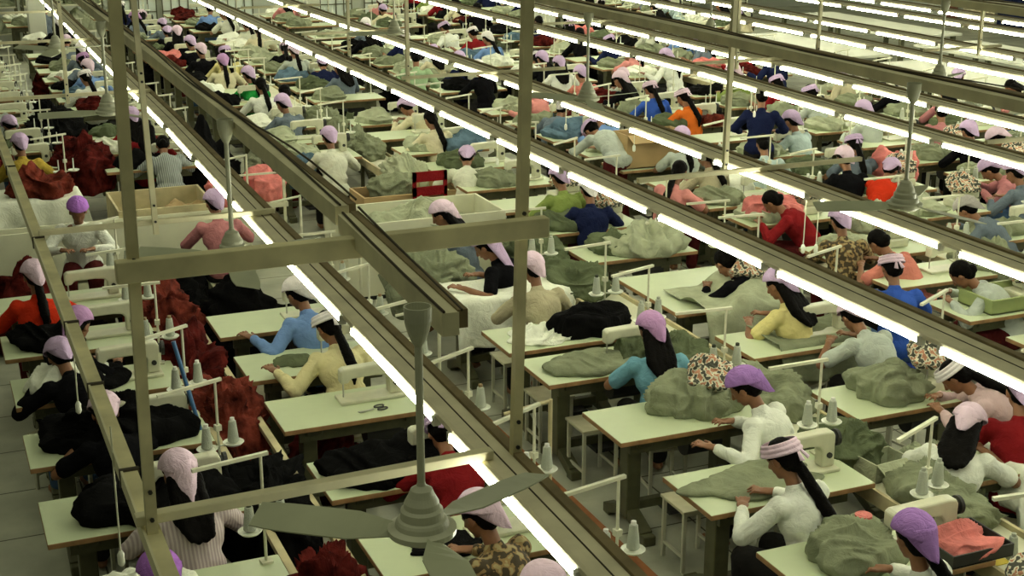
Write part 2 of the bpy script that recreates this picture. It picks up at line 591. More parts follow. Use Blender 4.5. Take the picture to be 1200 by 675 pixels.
def hair_mesh(pose, kind):
    k = ('hair', pose, kind)
    if k in PC: return PC[k]
    s = skeleton(pose)
    hc, hr = s['hc'], s['hr']
    mb = MB()
    mb.ball(hc + hr @ Vector((0, -0.018, 0.026)), (0.082, 0.092, 0.089), 16, 10, hr)
    mb.ball(hc + hr @ Vector((0, -0.050, -0.02)), (0.074, 0.055, 0.075), 14, 9, hr)
    th_ = R(s['q']['lean']) * 1.05
    nb = Vector((0, -cos(th_), sin(th_)))
    if kind == 'tail':
        b1 = s['sh'] + nb * 0.118 + Vector((0.02, 0, 0.01))
        b2 = s['chest'] + nb * 0.172 + Vector((0.03, 0, -0.01))
        b3 = s['waist'].lerp(s['chest'], 0.4) + nb * 0.165 + Vector((0.02, 0, 0))
        b3 = b3 + Vector((0, 0.02, -0.03))
        mb.cone(hc + hr @ Vector((0, -0.080, -0.03)), b1, 0.030, 0.036, 10)
        mb.cone(b1, b2, 0.036, 0.034, 10)
        mb.cone(b2, b3, 0.034, 0.010, 10)
        mb.cone(b1 + Vector((0.018, 0, 0)), b2 + Vector((0.026, 0.01, -0.05)), 0.024, 0.012, 8)
        mb.cone(b1 + Vector((-0.016, 0, 0)), b2 + Vector((-0.022, 0.01, -0.02)), 0.024, 0.012, 8)
    elif kind == 'loose':
        b1 = s['sh'] + nb * 0.105 + Vector((0, 0, 0.01))
        b2 = s['chest'] + nb * 0.172 + Vector((0.01, 0, 0.02))
        for dx in (-0.06, -0.02, 0.02, 0.06):
            mb.cone(hc + hr @ Vector((dx, -0.06, -0.03)), b1 + Vector((dx * 1.1, 0, 0)), 0.04, 0.045, 8)
            mb.cone(b1 + Vector((dx * 1.1, 0, 0)), b2 + Vector((dx * 0.9, 0, -0.05 + 0.4 * abs(dx))), 0.045, 0.020, 8)
    elif kind == 'bun':
        mb.ball(hc + hr @ Vector((0, -0.098, -0.035)), (0.040, 0.034, 0.040), 12, 8, hr)
    me = remesh(mb, 0.009, 3, 0.4)
    wrinkle(me, 0.010, 34, 1.5)
    PC[k] = me
    return me


def scarf_mesh(pose, kind):
    """kerchief: cloth over crown and nape with a hanging point; band: folded strip round the head"""
    k = ('scarf', pose, kind)
    if k in PC: return PC[k]
    s = skeleton(pose)
    hc, hr = s['hc'], s['hr']
    n, m = 44, 16
    vs, fs = [], []
    rx, ry, rz = 0.099, 0.116, 0.110
    for j in range(m + 1):
        t = j / m
        for i in range(n):
            a = 2 * pi * i / n                       # 0 = +x, pi/2 = front
            fr = sin(a)
            if kind == 'band':
                e0, e1 = 0.02 + 0.15 * fr, 0.62 + 0.12 * fr
                el = e0 + (e1 - e0) * t
                fold = 1 + 0.03 * sin(t * pi * 5) + 0.02
            else:
                lo = 0.18 + 0.22 * max(fr, 0) - 0.62 * max(-fr, 0) ** 1.2
                el = lo + (pi / 2 - lo) * t
                fold = 1 + 0.018 * sin(a * 9 + 3 * t) * (1 - t) + 0.012 * sin(a * 5 + 1)
                if fr < -0.1: fold += 0.07 * (-fr) * (1 - t) ** 1.5
            p = Vector((rx * cos(el) * cos(a), ry * cos(el) * sin(a), rz * sin(el))) * fold
            vs.append(hc + hr @ (p + Vector((0, -0.014, 0.026))))
    for j in range(m):
        for i in range(n):
            q = (i + 1) % n
            fs.append((j * n + i, j * n + q, (j + 1) * n + q, (j + 1) * n + i))
    if kind in ('kerchief', 'veil'):
        fs.append(tuple(range(m * n, (m + 1) * n)))
        # hanging triangular corner at the back
        top = hc + hr @ Vector((0, -0.132, 0.045))
        tip = hc + hr @ Vector((0.012, -0.142, -0.125)) if kind == 'kerchief' else s['sh'] + Vector((0.02, -0.165, -0.05))
        base = len(vs)
        N = 10
        for j in range(N + 1):
            t = j / N
            w = 0.096 * (1 - t) ** 0.62 + 0.003
            c = top.lerp(tip, t)
            sx = hr @ Vector((1, 0, 0))
            for i in range(N + 1):
                x = (i / N * 2 - 1)
                bulge = (1 - x * x) * 0.022 * (1 - t) + 0.006 * sin(x * 8 + t * 4)
                vs.append(c + sx * (w * x) + hr @ Vector((0, -bulge * 0.6 - 0.004 + 0.075 * x * x * (1 - t) ** 0.5, 0)))
        for j in range(N):
            for i in range(N):
                b = base + j * (N + 1) + i
                fs.append((b, b + 1, b + N + 2, b + N + 1))
    if kind == 'band':
        # knot with two short ends at the back
        for sx in (-1, 1):
            b = len(vs)
            o0 = hc + hr @ Vector((0, -0.122, 0.035))
            q = [o0 + hr @ Vector((sx * 0.004, 0, 0.012)), o0 + hr @ Vector((sx * 0.004, 0, -0.012)), o0 + hr @ Vector((sx * 0.045, -0.02, -0.075)), o0 + hr @ Vector((sx * 0.012, -0.025, -0.085))]
            vs += q
            fs.append((b, b + 1, b + 3, b + 2))
    me = bpy.data.meshes.new('scarf')
    me.from_pydata([tuple(v) for v in vs], [], fs)
    for p in me.polygons: p.use_smooth = True
    PC[k] = me
    return me


PEOPLE = []


def person(u, v, pose='sew', yaw=0.0, shirt='white', sleeve='long', scarf='lilac', sk='kerchief', hair='tail', legs='trouser', label=None, group=None, xy=None, tall=1.0):
    """figure whose head top shows at pixel (u, v); xy: pelvis position instead"""
    s = skeleton(pose)
    off = s['top']
    ca, sa = cos(yaw), sin(yaw)
    if xy is None:
        p = at(u, v, off.z * tall)
        x = p.x - (off.x * ca - off.y * sa)
        y = p.y - (off.x * sa + off.y * ca)
    else:
        x, y = xy
    root = empty('person', (x, y, 0), yaw)
    root.scale = (1, 1, tall)
    tag(root, label, 'person', group)
    link('body', body_mesh(pose), M['skin'], root)
    link('shirt', shirt_mesh(pose, sleeve), M['s_' + shirt], root)
    link('trousers', trouser_mesh(pose), M[legs], root)
    link('hair', hair_mesh(pose, hair), M['hair'], root)
    if scarf:
        o = link('headscarf', scarf_mesh(pose, sk), M['k_' + scarf], root)
        if not o.modifiers:
            md = o.modifiers.new('solid', 'SOLIDIFY')
            md.thickness = 0.004
            md.offset = 1
    PEOPLE.append((root, pose))
    return root


# ------------------------------------------------------------------ cloth heaps and drapes
HC = {}


def heap_mesh(w, d, h, seed, fold=1.0, flat=0.6):
    k = (w, d, h, seed, fold, flat)
    if k in HC: return HC[k]
    n, m = (96, 38) if max(w, d, h) > 0.3 else (64, 26)
    vs, fs = [], []
    so = Vector((seed * 3.7, seed * 1.3, seed))
    an = seed * 1.7
    ca, sa = cos(an), sin(an)
    fl = 0.5 + 0.5 * min(1, flat)
    for j in range(m + 1):
        t = j / m
        # profile: rounded top, bulging side, tucked-in foot
        if t < 0.62: r, zz = (t / 0.62) * 0.86, 1 - 0.30 * (t / 0.62) ** 2.2
        else:
            q_ = (t - 0.62) / 0.38
            r, zz = 0.86 + 0.16 * sin(q_ * pi * 0.62), 0.70 * (1 - q_ ** 1.15)
        for i in range(n):
            a = 2 * pi * i / n
            c2 = Vector((cos(a) * 1.5, sin(a) * 1.5, seed * 2.3))
            Rr = 1 + 0.42 * noise.noise(c2) + 0.12 * noise.noise(c2 * 2.7)
            x, y = cos(a) * r * w / 2 * Rr, sin(a) * r * d / 2 * Rr
            lump = 0.78 + 0.7 * noise.noise(Vector((x, y, 0)) * 3.2 + so)
            z = h * zz * (1 + (lump - 1) * (1 - r ** 3))
            p = Vector((x, y, z))
            u_, v_ = p.x * ca + p.y * sa, -p.x * sa + p.y * ca
            q = Vector((u_ * 2.1, v_ * 5.2, p.z * 3.4)) + so
            wv = noise.noise_vector(q * 0.6) * 1.1
            r1 = (1 - abs(noise.noise(q * 1.15 + wv))) ** 5
            r2 = (1 - abs(noise.noise(q * 2.6 + wv * 2.2 + Vector((5, 1, 2))))) ** 4
            dirn = Vector((cos(a) * r * 0.9, sin(a) * r * 0.9, 1.15 - r)).normalized()
            amp = fold * (0.020 + 0.16 * min(h, 0.30))
            dsp = amp * (1.25 * r1 + 0.5 * r2 - 0.55) * min(1, (1 - t) * 6 + 0.12)
            p = p + dirn * dsp + Vector((wv.y, wv.x, 0)) * 0.012 * fold
            vs.append((p.x, p.y, max(0.0 if t > 0.97 else 0.003, p.z)) if t < 1 else (p.x, p.y, 0.0))
    for j in range(m):
        for i in range(n):
            q = (i + 1) % n
            fs.append((j * n + i, (j + 1) * n + i, (j + 1) * n + q, j * n + q))
    fs.append(tuple(range(m * n + n - 1, m * n - 1, -1)))
    # weld centre
    me = bpy.data.meshes.new('heap')
    bm = bmesh.new()
    bv = [bm.verts.new(v) for v in vs]
    for f in fs:
        try: bm.faces.new([bv[i] for i in f])
        except ValueError: pass
    bmesh.ops.remove_doubles(bm, verts=bm.verts, dist=0.0006)
    bmesh.ops.recalc_face_normals(bm, faces=bm.faces)
    bm.to_mesh(me)
    bm.free()
    for p in me.polygons: p.use_smooth = True
    HC[k] = me
    return me


def heap(name, x, y, z, w, d, h, material, label, cat='fabric', seed=1, rz=0.0, fold=1.0, flat=0.6, group=None):
    o = link(name, heap_mesh(w, d, h, seed, fold, flat), M[material], None, (x, y, z))
    o.rotation_euler = (0, 0, rz)
    return tag(o, label, cat, group)


def drape(name, x0, x1, y0, y1, z, front, left, right, material, label, cat='cloth', seed=1, lift=0.0, back=0.0):
    """cloth lying on a table top and hanging over its edges, 4 mm thick"""
    nx, ny = 56, 44
    W, D = x1 - x0, y1 - y0
    vs, fs = [], []
    S0, S1 = -left, W + right
    T0, T1 = -front, D + back
    for j in range(ny + 1):
        t = T0 + (T1 - T0) * j / ny
        for i in range(nx + 1):
            s = S0 + (S1 - S0) * i / nx
            dx = max(0, -s, s - W)
            dy = max(0, -t, t - D)
            dr = math.hypot(dx, dy) if (dx > 0 and dy > 0) else dx + dy
            px = min(max(s, 0), W)
            py = min(max(t, 0), D)
            q = Vector((s * 3, t * 3, seed))
            rip = 0.035 * min(1, dr * 4) * (sin((s + t * 0.3) * 19 + seed + 2 * noise.noise(q)) + 0.6)
            ox = (-1 if s < 0 else 1) * (0.015 + rip + 0.1 * dx) if dx > 0 else 0
            oy = (-1 if t < 0 else 1) * (0.015 + rip + 0.12 * dy) if dy > 0 else 0
            zz = z - dr + 0.006 + (lift * max(0, noise.noise(q * 0.9) + 0.25) if dr == 0 else 0) + 0.006 * noise.noise(q * 3)
            vs.append((x0 + px + ox, y0 + py + oy, zz))
    for j in range(ny):
        for i in range(nx):
            b = j * (nx + 1) + i
            fs.append((b, b + 1, b + nx + 2, b + nx + 1))
    me = bpy.data.meshes.new(name)
    me.from_pydata(vs, [], fs)
    for p in me.polygons: p.use_smooth = True
    o = link(name, me, M[material])
    md = o.modifiers.new('solid', 'SOLIDIFY')
    md.thickness = 0.004
    md.offset = 1
    return tag(o, label, cat)


# ------------------------------------------------------------------ furniture prototypes
TZ = 0.76
TW, TD = 1.12, 0.57


def make_table():
    t = empty('sewing_table')
    MB().box(0, TW, 0, TD, TZ - 0.035, TZ, 1, 0).build('tabletop', [M['top'], M['edge']], t, bevel=0.006)
    f = MB()
    f.box(0.12, 1.0, 0.10, 0.13, 0.62, TZ - 0.035)
    f.box(0.12, 1.0, 0.44, 0.47, 0.62, TZ - 0.035)
    f.build('apron', M['frame'], t)
    for x in (0.22, 0.90):
        l = MB()
        l.box(x - 0.05, x + 0.05, 0.22, 0.34, 0.10, 0.70)
        l.box(x - 0.055, x + 0.055, 0.08, 0.49, 0.66, 0.725)
        l.bar((x, 0.30, 0.14), (x, 0.52, 0.05), 0.09, 0.07)
        l.bar((x, 0.26, 0.14), (x, 0.04, 0.05), 0.09, 0.07)
        l.box(x - 0.045, x + 0.045, -0.02, 0.07, 0, 0.07)
        l.box(x - 0.045, x + 0.045, 0.49, 0.58, 0, 0.07)
        l.build('leg', M['frame'], t, bevel=0.008)
    MB().box(0.27, 0.85, 0.25, 0.30, 0.14, 0.20).build('stretcher', M['frame'], t)
    MB().box(0.46, 0.74, 0.16, 0.42, 0.10, 0.13).build('treadle', M['dark'], t)
    mo = MB()
    mo.tube((0.62, 0.30, 0.54), (0.88, 0.30, 0.54), 0.085, n=14)
    mo.box(0.66, 0.82, 0.22, 0.38, 0.60, 0.725)
    mo.build('motor', M['dark'], t, smooth=False)
    return t


def make_machine():
    """lockstitch machine, needle end at -x, handwheel at +x, origin on the table top"""
    t = empty('sewing_machine')
    MB().box(-0.24, 0.22, -0.085, 0.085, 0.0, 0.022).build('bed', M['machine'], t, bevel=0.006)
    a = MB()
    prof = [(-0.225, 0.135), (-0.225, 0.225), (-0.20, 0.240), (0.14, 0.250), (0.19, 0.245), (0.205, 0.22), (0.205, 0.022), (0.115, 0.022), (0.115, 0.13), (0.09, 0.160), (0.02, 0.168), (-0.15, 0.165), (-0.175, 0.135)]
    n = len(prof)
    vs = [(x, -0.042, z) for x, z in prof] + [(x, 0.042, z) for x, z in prof]
    fs = [tuple(range(n - 1, -1, -1)), tuple(range(n, 2 * n))] + [(i, (i + 1) % n, n + (i + 1) % n, n + i) for i in range(n)]
    fs = [tuple(reversed(f)) for f in fs]
    a.add(vs, fs)
    a.build('machine_arm', M['machine'], t, bevel=0.012)
    h = MB()
    h.tube((-0.20, 0, 0.14), (-0.20, 0, 0.03), 0.006)
    h.build('needle_bar', M['steel'], t)
    w = MB()
    w.tube((0.206, 0, 0.19), (0.222, 0, 0.19), 0.035, n=18)
    w.tube((0.222, 0, 0.19), (0.242, 0, 0.19), 0.052, n=18)
    w.build('handwheel', M['dark'], t)
    d = MB()
    d.tube((0.162, -0.041, 0.10), (0.162, -0.054, 0.10), 0.018, n=14)
    d.build('stitch_dial', M['dark'], t)
    return t


def make_overlock():
    """squat overlock machine wrapped in a printed cover"""
    t = empty('overlock_machine')
    b = MB()
    b.box(-0.15, 0.15, -0.12, 0.12, 0, 0.09)
    b.box(-0.05, 0.15, -0.10, 0.12, 0.09, 0.24)
    b.build('machine_body', M['machine'], t, bevel=0.02)
    me = heap_mesh(0.36, 0.30, 0.16, 77, 0.9, 0.35)
    link('printed_cover', me, M['floral'], t, (0.04, 0.02, 0.165))
    w = MB()
    w.tube((0.15, 0.0, 0.17), (0.19, 0, 0.17), 0.055, n=16)
    w.build('handwheel', M['dark'], t)
    g = MB()
    g.tube((-0.08, -0.05, 0.24), (-0.08, -0.05, 0.09), 0.006)
    g.build('needle_bar', M['steel'], t)
    return t


def make_stand():
    """thread stand: rod, cross arm with guide, two dishes"""
    t = empty('thread_stand')
    s = MB()
    s.tube((0, 0, 0), (0, 0, 0.62), 0.0085)
    s.box(-0.03, 0.03, -0.03, 0.03, 0, 0.012)
    s.build('rod', M['pipe'], t)
    a = MB()
    a.bar((-0.36, 0.0, 0.60), (0.04, 0.0, 0.615), 0.022, 0.018)
    a.build('thread_arm', M['pipe'], t)
    MB().box(-0.018, 0.018, -0.018, 0.018, 0.30, 0.335).build('clamp', M['pipe'], t)
    for sx in (-1, 1):
        d = MB()
        d.tube((0, 0, 0.20), (sx * 0.085, -0.02, 0.20), 0.006)
        d.lathe([(0.012, 0.196), (0.05, 0.198), (0.064, 0.212), (0.062, 0.214), (0.045, 0.204), (0.008, 0.206), (0.006, 0.34)], (sx * 0.085, -0.02, 0), 18)
        d.build('spool_dish', M['dish'], t)
    return t


def make_cone():
    t = empty('thread_cone')
    MB().lathe([(0.030, 0.0), (0.034, 0.006), (0.033, 0.02), (0.022, 0.128), (0.018, 0.132)], n=18).build('wound_thread', M['cone_grey'], t, smooth=False)
    MB().lathe([(0.014, 0.132), (0.0135, 0.150), (0.009, 0.152)], n=12).build('cone_tip', M['tip'], t)
    return t


def make_stool(w=0.30, d=0.30, h=0.45):
    t = empty('stool')
    MB().box(0, w, 0, d, h - 0.02, h).build('seat', M['stool'], t, bevel=0.004)
    for x in (0.012, w - 0.034):
        for y in (0.012, d - 0.034):
            MB().box(x, x + 0.022, y, y + 0.022, 0, h - 0.02).build('leg', M['stoolleg'], t)
    for bx in ((0.03, w - 0.03, 0.016, 0.03, h - 0.045, h - 0.022), (0.03, w - 0.03, d - 0.03, d - 0.016, h - 0.045, h - 0.022), (0.016, 0.03, 0.03, d - 0.03, 0.10, 0.12), (w - 0.03, w - 0.016, 0.03, d - 0.03, 0.10, 0.12)):
        MB().box(*bx).build('stretcher', M['stoolleg'], t)
    return t


USED = {}


def proto(key, maker):
    """first use hands out the prototype itself, afterwards a copy of it and its parts"""
    if key not in USED:
        USED[key] = maker()
        return USED[key]
    return copy_tree(USED[key])


def put(key, maker, x, y, z=0.0, rz=0.0, label=None, cat=None, group=None):
    o = proto(key, maker)
    for k_ in ('label', 'category', 'group'):
        if k_ in o: del o[k_]
    o.location = (x, y, z)
    o.rotation_euler = (0, 0, rz)
    return tag(o, label, cat, group)


ORD = ['first', 'second', 'third', 'fourth', 'fifth', 'sixth', 'seventh', 'eighth', 'ninth', 'tenth', 'eleventh', 'twelfth', 'thirteenth', 'fourteenth', 'fifteenth', 'sixteenth', 'seventeenth', 'eighteenth', 'nineteenth', 'twentieth']

# ------------------------------------------------------------------ sewing lines
LINES = {                                       # x of the table's left end, fronts of the tables from the nearest on
    0: (0.36, [6.12, 7.27, 8.33, 9.40, 10.42, 11.45, 12.5, 13.55, 15.5]),
    1: (1.92, [5.15, 6.18, 7.20, 8.30, 9.27, 10.30, 12.4, 13.45]),
    2: (3.83, [4.20, 5.15, 6.18, 7.29, 8.39, 9.11, 10.36, 11.45]),
    3: (5.45, [4.9, 5.95, 7.03, 8.30, 9.43, 9.98, 11.05, 12.1, 13.1]),
    4: (7.50, [6.3, 7.4, 8.37, 9.33, 10.2, 11.6, 12.42, 13.4, 14.4]),
    5: (9.20, [8.1, 9.15, 10.19, 11.2, 12.25, 13.3, 14.4]),
    6: (10.95, [9.2, 10.25, 11.3, 12.35, 13.4, 14.45]),
    7: (12.55, [11.6, 12.7, 13.8, 14.85]),
    8: (14.40, []),
    9: (16.0, []),
}
FAR = {0: 17.2, 1: 16.7, 2: 16.44, 3: 14.15, 4: 15.3, 5: 15.5, 6: 15.5, 7: 15.9, 8: 25.5, 9: 26.5}
for i in LINES:
    y = FAR[i]
    while y < 34:
        LINES[i][1].append(y)
        y += 1.06 if (int(y) % 9) else 2.1      # every so often a cross aisle

# people placed from the photograph: u, v of head top, then look
P_ = [
    (38, 306, 'sew', 0, 'red', 'long', 'palepink', 'kerchief', 'tail', 'person in red top with long black ponytail sewing at the left edge'),
    (90, 361, 'sew', -0.9, 'black', 'long', 'mauve', 'kerchief', 'bun', 'person in black with mauve headscarf turned right, behind slanting beam'),
    (68, 398, 'hunch', 0.35, 'black', 'long', 'lilac', 'kerchief', 'bun', 'person in black with lilac headscarf point hanging, left of slanting beam'),
    (121, 462, 'hunch', 0.2, 'black', 'short', 'palepink', 'kerchief', 'bun', 'person in black short sleeves with pale pink scarf beside slanting beam'),
    (207, 530, 'sew', 0.1, 'pinkstripe', 'long', 'palepink', 'veil', 'loose', 'person in pale pink striped shirt with large pale pink headscarf'),
    (185, 648, 'sew', 0, 'darkred', 'long', 'violet', 'kerchief', 'bun', 'person in bright violet headscarf at bottom, behind foot of left post'),
    (90, 232, 'sew', 3.0, 'white', 'long', 'violet', 'kerchief', 'bun', 'person in white blouse and violet scarf facing the camera behind thread cones'),
    (250, 223, 'sew', 0, 'dustypink', 'long', 'lilac', 'kerchief', 'bun', 'person in dusty pink top with lilac headscarf under first light row'),
    (190, 158, 'hunch', 0, 'stripe', 'long', None, None, 'bun', 'person in loose grey striped shirt bending between two posts'),
    (347, 326, 'reach', 0.25, 'lightblue', 'long', 'white', 'kerchief', 'bun', 'person in blue shirt with white headscarf reaching left over white table'),
    (383, 363, 'reach', 0.1, 'paleyellow', 'long', 'white', 'band', 'tail', 'person in pale yellow blouse with white headband and long black hair'),
    (22, 157, 'sew', 0, 'mustard', 'long', 'lilac', 'kerchief', 'bun', 'person in mustard yellow shirt behind white cloth table at left'),
    (10, 136, 'hunch', 0.5, 'black', 'long', 'lilac', 'kerchief', 'bun', 'person in lilac headscarf at left frame edge, behind mustard shirt'),
    (153, 126, 'sew', 0, 'darkred', 'long', 'lilac', 'kerchief', 'loose', 'person in dark red shirt with lilac scarf, farther one of two in dark red'),
    (169, 138, 'sew', -0.1, 'darkred', 'long', None, None, 'loose', 'person in dark red shirt without scarf, nearer one of two in dark red'),
    (560, 577, 'sew', 0.5, 'brownprint', 'long', 'palepink', 'kerchief', 'bun', 'person in brown printed shirt with pale pink headscarf beside bell fan'),
    (637, 662, 'sew', 0.2, 'white', 'long', 'palepink', 'kerchief', 'bun', 'person of whom only a pale pink headscarf shows at bottom edge'),
    (517, 484, 'hunch', 0, 'darkred', 'long', 'lilac', 'band', 'bun', 'person in very dark red shirt bent down under first light row'),
    (763, 367, 'sew', -0.15, 'teal', 'short', 'mauve', 'kerchief', 'loose', 'person in teal T-shirt with mauve headscarf and long black hair'),
    (873, 432, 'reach', 0.55, 'white', 'long', 'purple', 'kerchief', 'bun', 'person in white blouse with purple headscarf lifting grey green fabric'),
    (918, 512, 'sew', 0.3, 'white', 'long', 'palepink', 'band', 'tail', 'person in white blouse with pale pink band and thick black ponytail'),
    (1072, 601, 'elbow', 0.5, 'white', 'long', 'purple', 'kerchief', 'tail', 'person in white with purple headscarf raising a hand, bottom right'),
    (1137, 476, 'hunch', -0.9, 'white', 'short', 'palepink', 'kerchief', 'loose', 'person in white T-shirt with pale pink headscarf bending right over white cloth'),
    (1120, 420, 'hunch', 0.9, 'palepink', 'long', 'white', 'band', 'tail', 'person in pale pinkish shirt bent left, long black hair under second light row'),
    (1197, 437, 'sew', -0.6, 'darkred', 'short', 'lilac', 'kerchief', 'bun', 'person in maroon T-shirt cut by the right frame edge'),
    (1000, 352, 'hunch', 0.15, 'grey', 'short', 'palepink', 'kerchief', 'bun', 'person in light grey T-shirt sewing, back turned, under second light row'),
    (912, 315, 'sew', 0.35, 'yellow', 'short', 'lilac', 'kerchief', 'loose', 'person in yellow T-shirt with lilac headscarf and loose black hair'),
    (1046, 296, 'sew', -0.35, 'blue', 'long', 'palepink', 'band', 'bun', 'person in royal blue shirt with pale pink headband on black hair'),
    (850, 291, 'hunch', 0.4, 'black', 'long', None, None, 'bun', 'person in black bent low under second light row beside draped cloth'),
    (623, 297, 'sew', 0, 'beige', 'long', 'palepink', 'kerchief', 'bun', 'person in beige shirt with pale pink scarf behind the tall middle post'),
    (690, 208, 'sew', -0.3, 'navy', 'long', 'white', 'kerchief', 'bun', 'person in navy jacket with white headscarf bent over grey green fabric'),
    (655, 194, 'sew', 0, 'olive', 'long', 'lilac', 'kerchief', 'bun', 'person in olive green shirt with lilac headscarf under second light row'),
    (568, 272, 'reach', 0.7, 'black', 'short', 'lilac', 'veil', 'bun', 'person in black with long lilac headscarf and raised bare forearm'),
    (517, 236, 'sew', 0.9, 'greyblue', 'long', 'palepink', 'kerchief', 'loose', 'person with pale pink headscarf just above the thick cross beam'),
    (547, 172, 'hunch', -0.3, 'offwhite', 'long', 'lilac', 'kerchief', 'bun', 'person in off-white shirt and lilac scarf beside red chair back'),
    (385, 149, 'sew', -0.1, 'offwhite', 'long', 'lilac', 'kerchief', 'bun', 'person in off-white shirt with lilac scarf beside light blue cloth'),
    (333, 98, 'sew', 0, 'offwhite', 'long', None, None, 'bun', 'person in off-white shirt with short black hair and no headscarf'),
    (305, 90, 'sew', 0, 'white', 'long', None, None, 'tail', 'person in white with very long black hair beside green shirt'),
    (290, 78, 'sew', 0.2, 'green', 'short', 'lilac', 'kerchief', 'tail', 'person in bright green top with lilac headscarf and ponytail'),
    (263, 53, 'sew', 0, 'yellow', 'long', 'lilac', 'band', 'tail', 'person in yellow and white top with lilac band and black ponytail'),
    (235, 51, 'sew', 0, 'black', 'short', 'palepink', 'kerchief', 'bun', 'person in black top with pale pink headscarf beside yellow top'),
    (222, 42, 'sew', 0.2, 'black', 'long', 'lilac', 'kerchief', 'bun', 'person in black behind the pale pink headscarf of another'),
    (190, 22, 'hunch', 0.2, 'greyblue', 'long', 'lilac', 'kerchief', 'bun', 'person in grey blue, farther of two lilac scarves beside second post'),
    (196, 31, 'hunch', 0, 'black', 'long', 'lilac', 'kerchief', 'tail', 'person in black, nearer of two lilac scarves beside second post'),
    (797, 187, 'sew', -1.1, 'pink', 'short', None, None, 'tail', 'person in pink top in profile facing right with black ponytail'),
    (693, 141, 'bent', 0.1, 'grey', 'long', 'lilac', 'band', 'bun', 'person in light grey shirt bending beside large cardboard box'),
    (660, 118, 'hunch', -0.8, 'greyblue', 'long', 'grey', 'kerchief', 'bun', 'person in grey blue denim shirt bent low at third light row'),
    (475, 115, 'hunch', 0.6, 'cream', 'long', 'lilac', 'kerchief', 'bun', 'person in cream shirt with lilac scarf bending left over table'),
    (504, 128, 'sew', 0.1, 'cream', 'long', None, None, 'tail', 'person in cream shirt with very long black ponytail down the back'),
    (487, 56, 'stand', -0.4, 'palegreen', 'long', None, None, 'bun', 'person standing in pale green shirt beside slim post'),
    (635, 60, 'sew', 0, 'black', 'long', 'lilac', 'kerchief', 'bun', 'leftmost of three lilac headscarves in a row, in black'),
    (655, 66, 'sew', -0.2, 'white', 'short', 'lilac', 'kerchief', 'loose', 'middle of three lilac headscarves in a row, white sleeves'),
    (680, 77, 'sew', 0, 'salmon', 'long', 'lilac', 'kerchief', 'bun', 'rightmost of three lilac headscarves in a row, in salmon pink'),
    (762, 94, 'sew', 0, 'blue', 'long', 'palepink', 'band', 'tail', 'person in blue shirt beside the orange top, pale pink band'),
    (800, 103, 'sew', 0.2, 'orange', 'short', 'palepink', 'band', 'tail', 'person in orange top with pale pink band and long ponytail'),
    (730, 80, 'hunch', 0.2, 'grey', 'long', 'palepink', 'kerchief', 'bun', 'person in wide grey shirt bent low beside blue shirt'),
    (893, 100, 'stand', -0.6, 'navy', 'long', None, None, 'bun', 'person standing in dark navy jacket beside third light row'),
    (895, 156, 'sew', -0.4, 'paleblue', 'long', None, None, 'bun', 'person in pale blue checked shirt with black hair and no scarf'),
    (990, 172, 'sew', -0.2, 'black', 'long', 'palepink', 'kerchief', 'bun', 'person in black with pale pink headscarf under a thread arm'),
    (1045, 186, 'hunch', -0.9, 'red', 'long', 'lilac', 'kerchief', 'bun', 'person in bright red top bent right, lilac headscarf beside bell fan'),
    (1133, 231, 'hunch', 0.7, 'greyblue', 'long', 'grey', 'kerchief', 'bun', 'person in grey blue shirt bent over behind bright green tabletop'),
    (1190, 188, 'sew', 0.2, 'greyblue', 'long', 'lilac', 'kerchief', 'bun', 'person in blue grey jacket at right frame edge, lilac scarf'),
    (1160, 186, 'hunch', 0.9, 'dustypink', 'long', 'lilac', 'kerchief', 'bun', 'person in dusty pink beside blue grey jacket at right edge'),
    (1168, 150, 'hunch', 1.0, 'salmon', 'long', 'palepink', 'kerchief', 'bun', 'person in coral pink bent left between fourth and fifth light rows'),
    (1030, 268, 'hunch', 0.4, 'salmon', 'short', None, None, 'bun', 'person in salmon T-shirt under third light row, back turned'),
    (1128, 304, 'hunch', 0.9, 'grey', 'long', None, None, 'bun', 'person in grey green shirt bent left under third light row'),
    (985, 243, 'sew', -0.3, 'brownprint', 'long', 'lilac', 'kerchief', 'bun', 'person in brown printed top half hidden under third light row'),
    (905, 222, 'hunch', 0.8, 'darkred', 'long', None, None, 'bun', 'person in dark red long sleeves reaching left under third light row'),
    (1186, 92, 'hunch', 0.5, 'pink', 'long', None, None, 'loose', 'person in pink shirt bent over near top right, black hair'),
    (1124, 80, 'sew', -1.0, 'offwhite', 'long', 'lilac', 'kerchief', 'bun', 'person in off-white with lilac scarf in profile near top right'),
    (1104, 120, 'sew', -0.6, 'dustypink', 'long', None, None, 'bun', 'person with short black hair above fourth light row at right'),
    (927, 130, 'sew', 0.3, 'paleblue', 'long', 'lilac', 'kerchief', 'bun', 'person in pale blue top just under fourth light row'),
    (1012, 118, 'sew', 0.1, 'grey', 'long', 'lilac', 'kerchief', 'bun', 'person in grey shirt just right of fourth light row gap'),
]
for a in P_:
    u, v, pose, yaw, sh, sl, scf, k_, hr_, lab = a
    if 'only a pale' in lab: lab = 'person in pale pink headscarf cut off by the bottom edge'
    if lab.split()[0] != 'person': lab = 'person in ' + sh.replace('white', 'white sleeves') + ', ' + lab
    lg = RND.choice(['trouser', 'trouser', 'trouser2', 'trouser3'])
    person(u, v, pose, yaw, sh, sl, scf, k_, hr_, lg, lab)
PXY = [(o.location.x, o.location.y) for o in COL.objects if o.name.startswith('person')]


def taken(x, y, d=0.55):
    return any(math.hypot(x - a, y - b) < d for a, b in PXY)


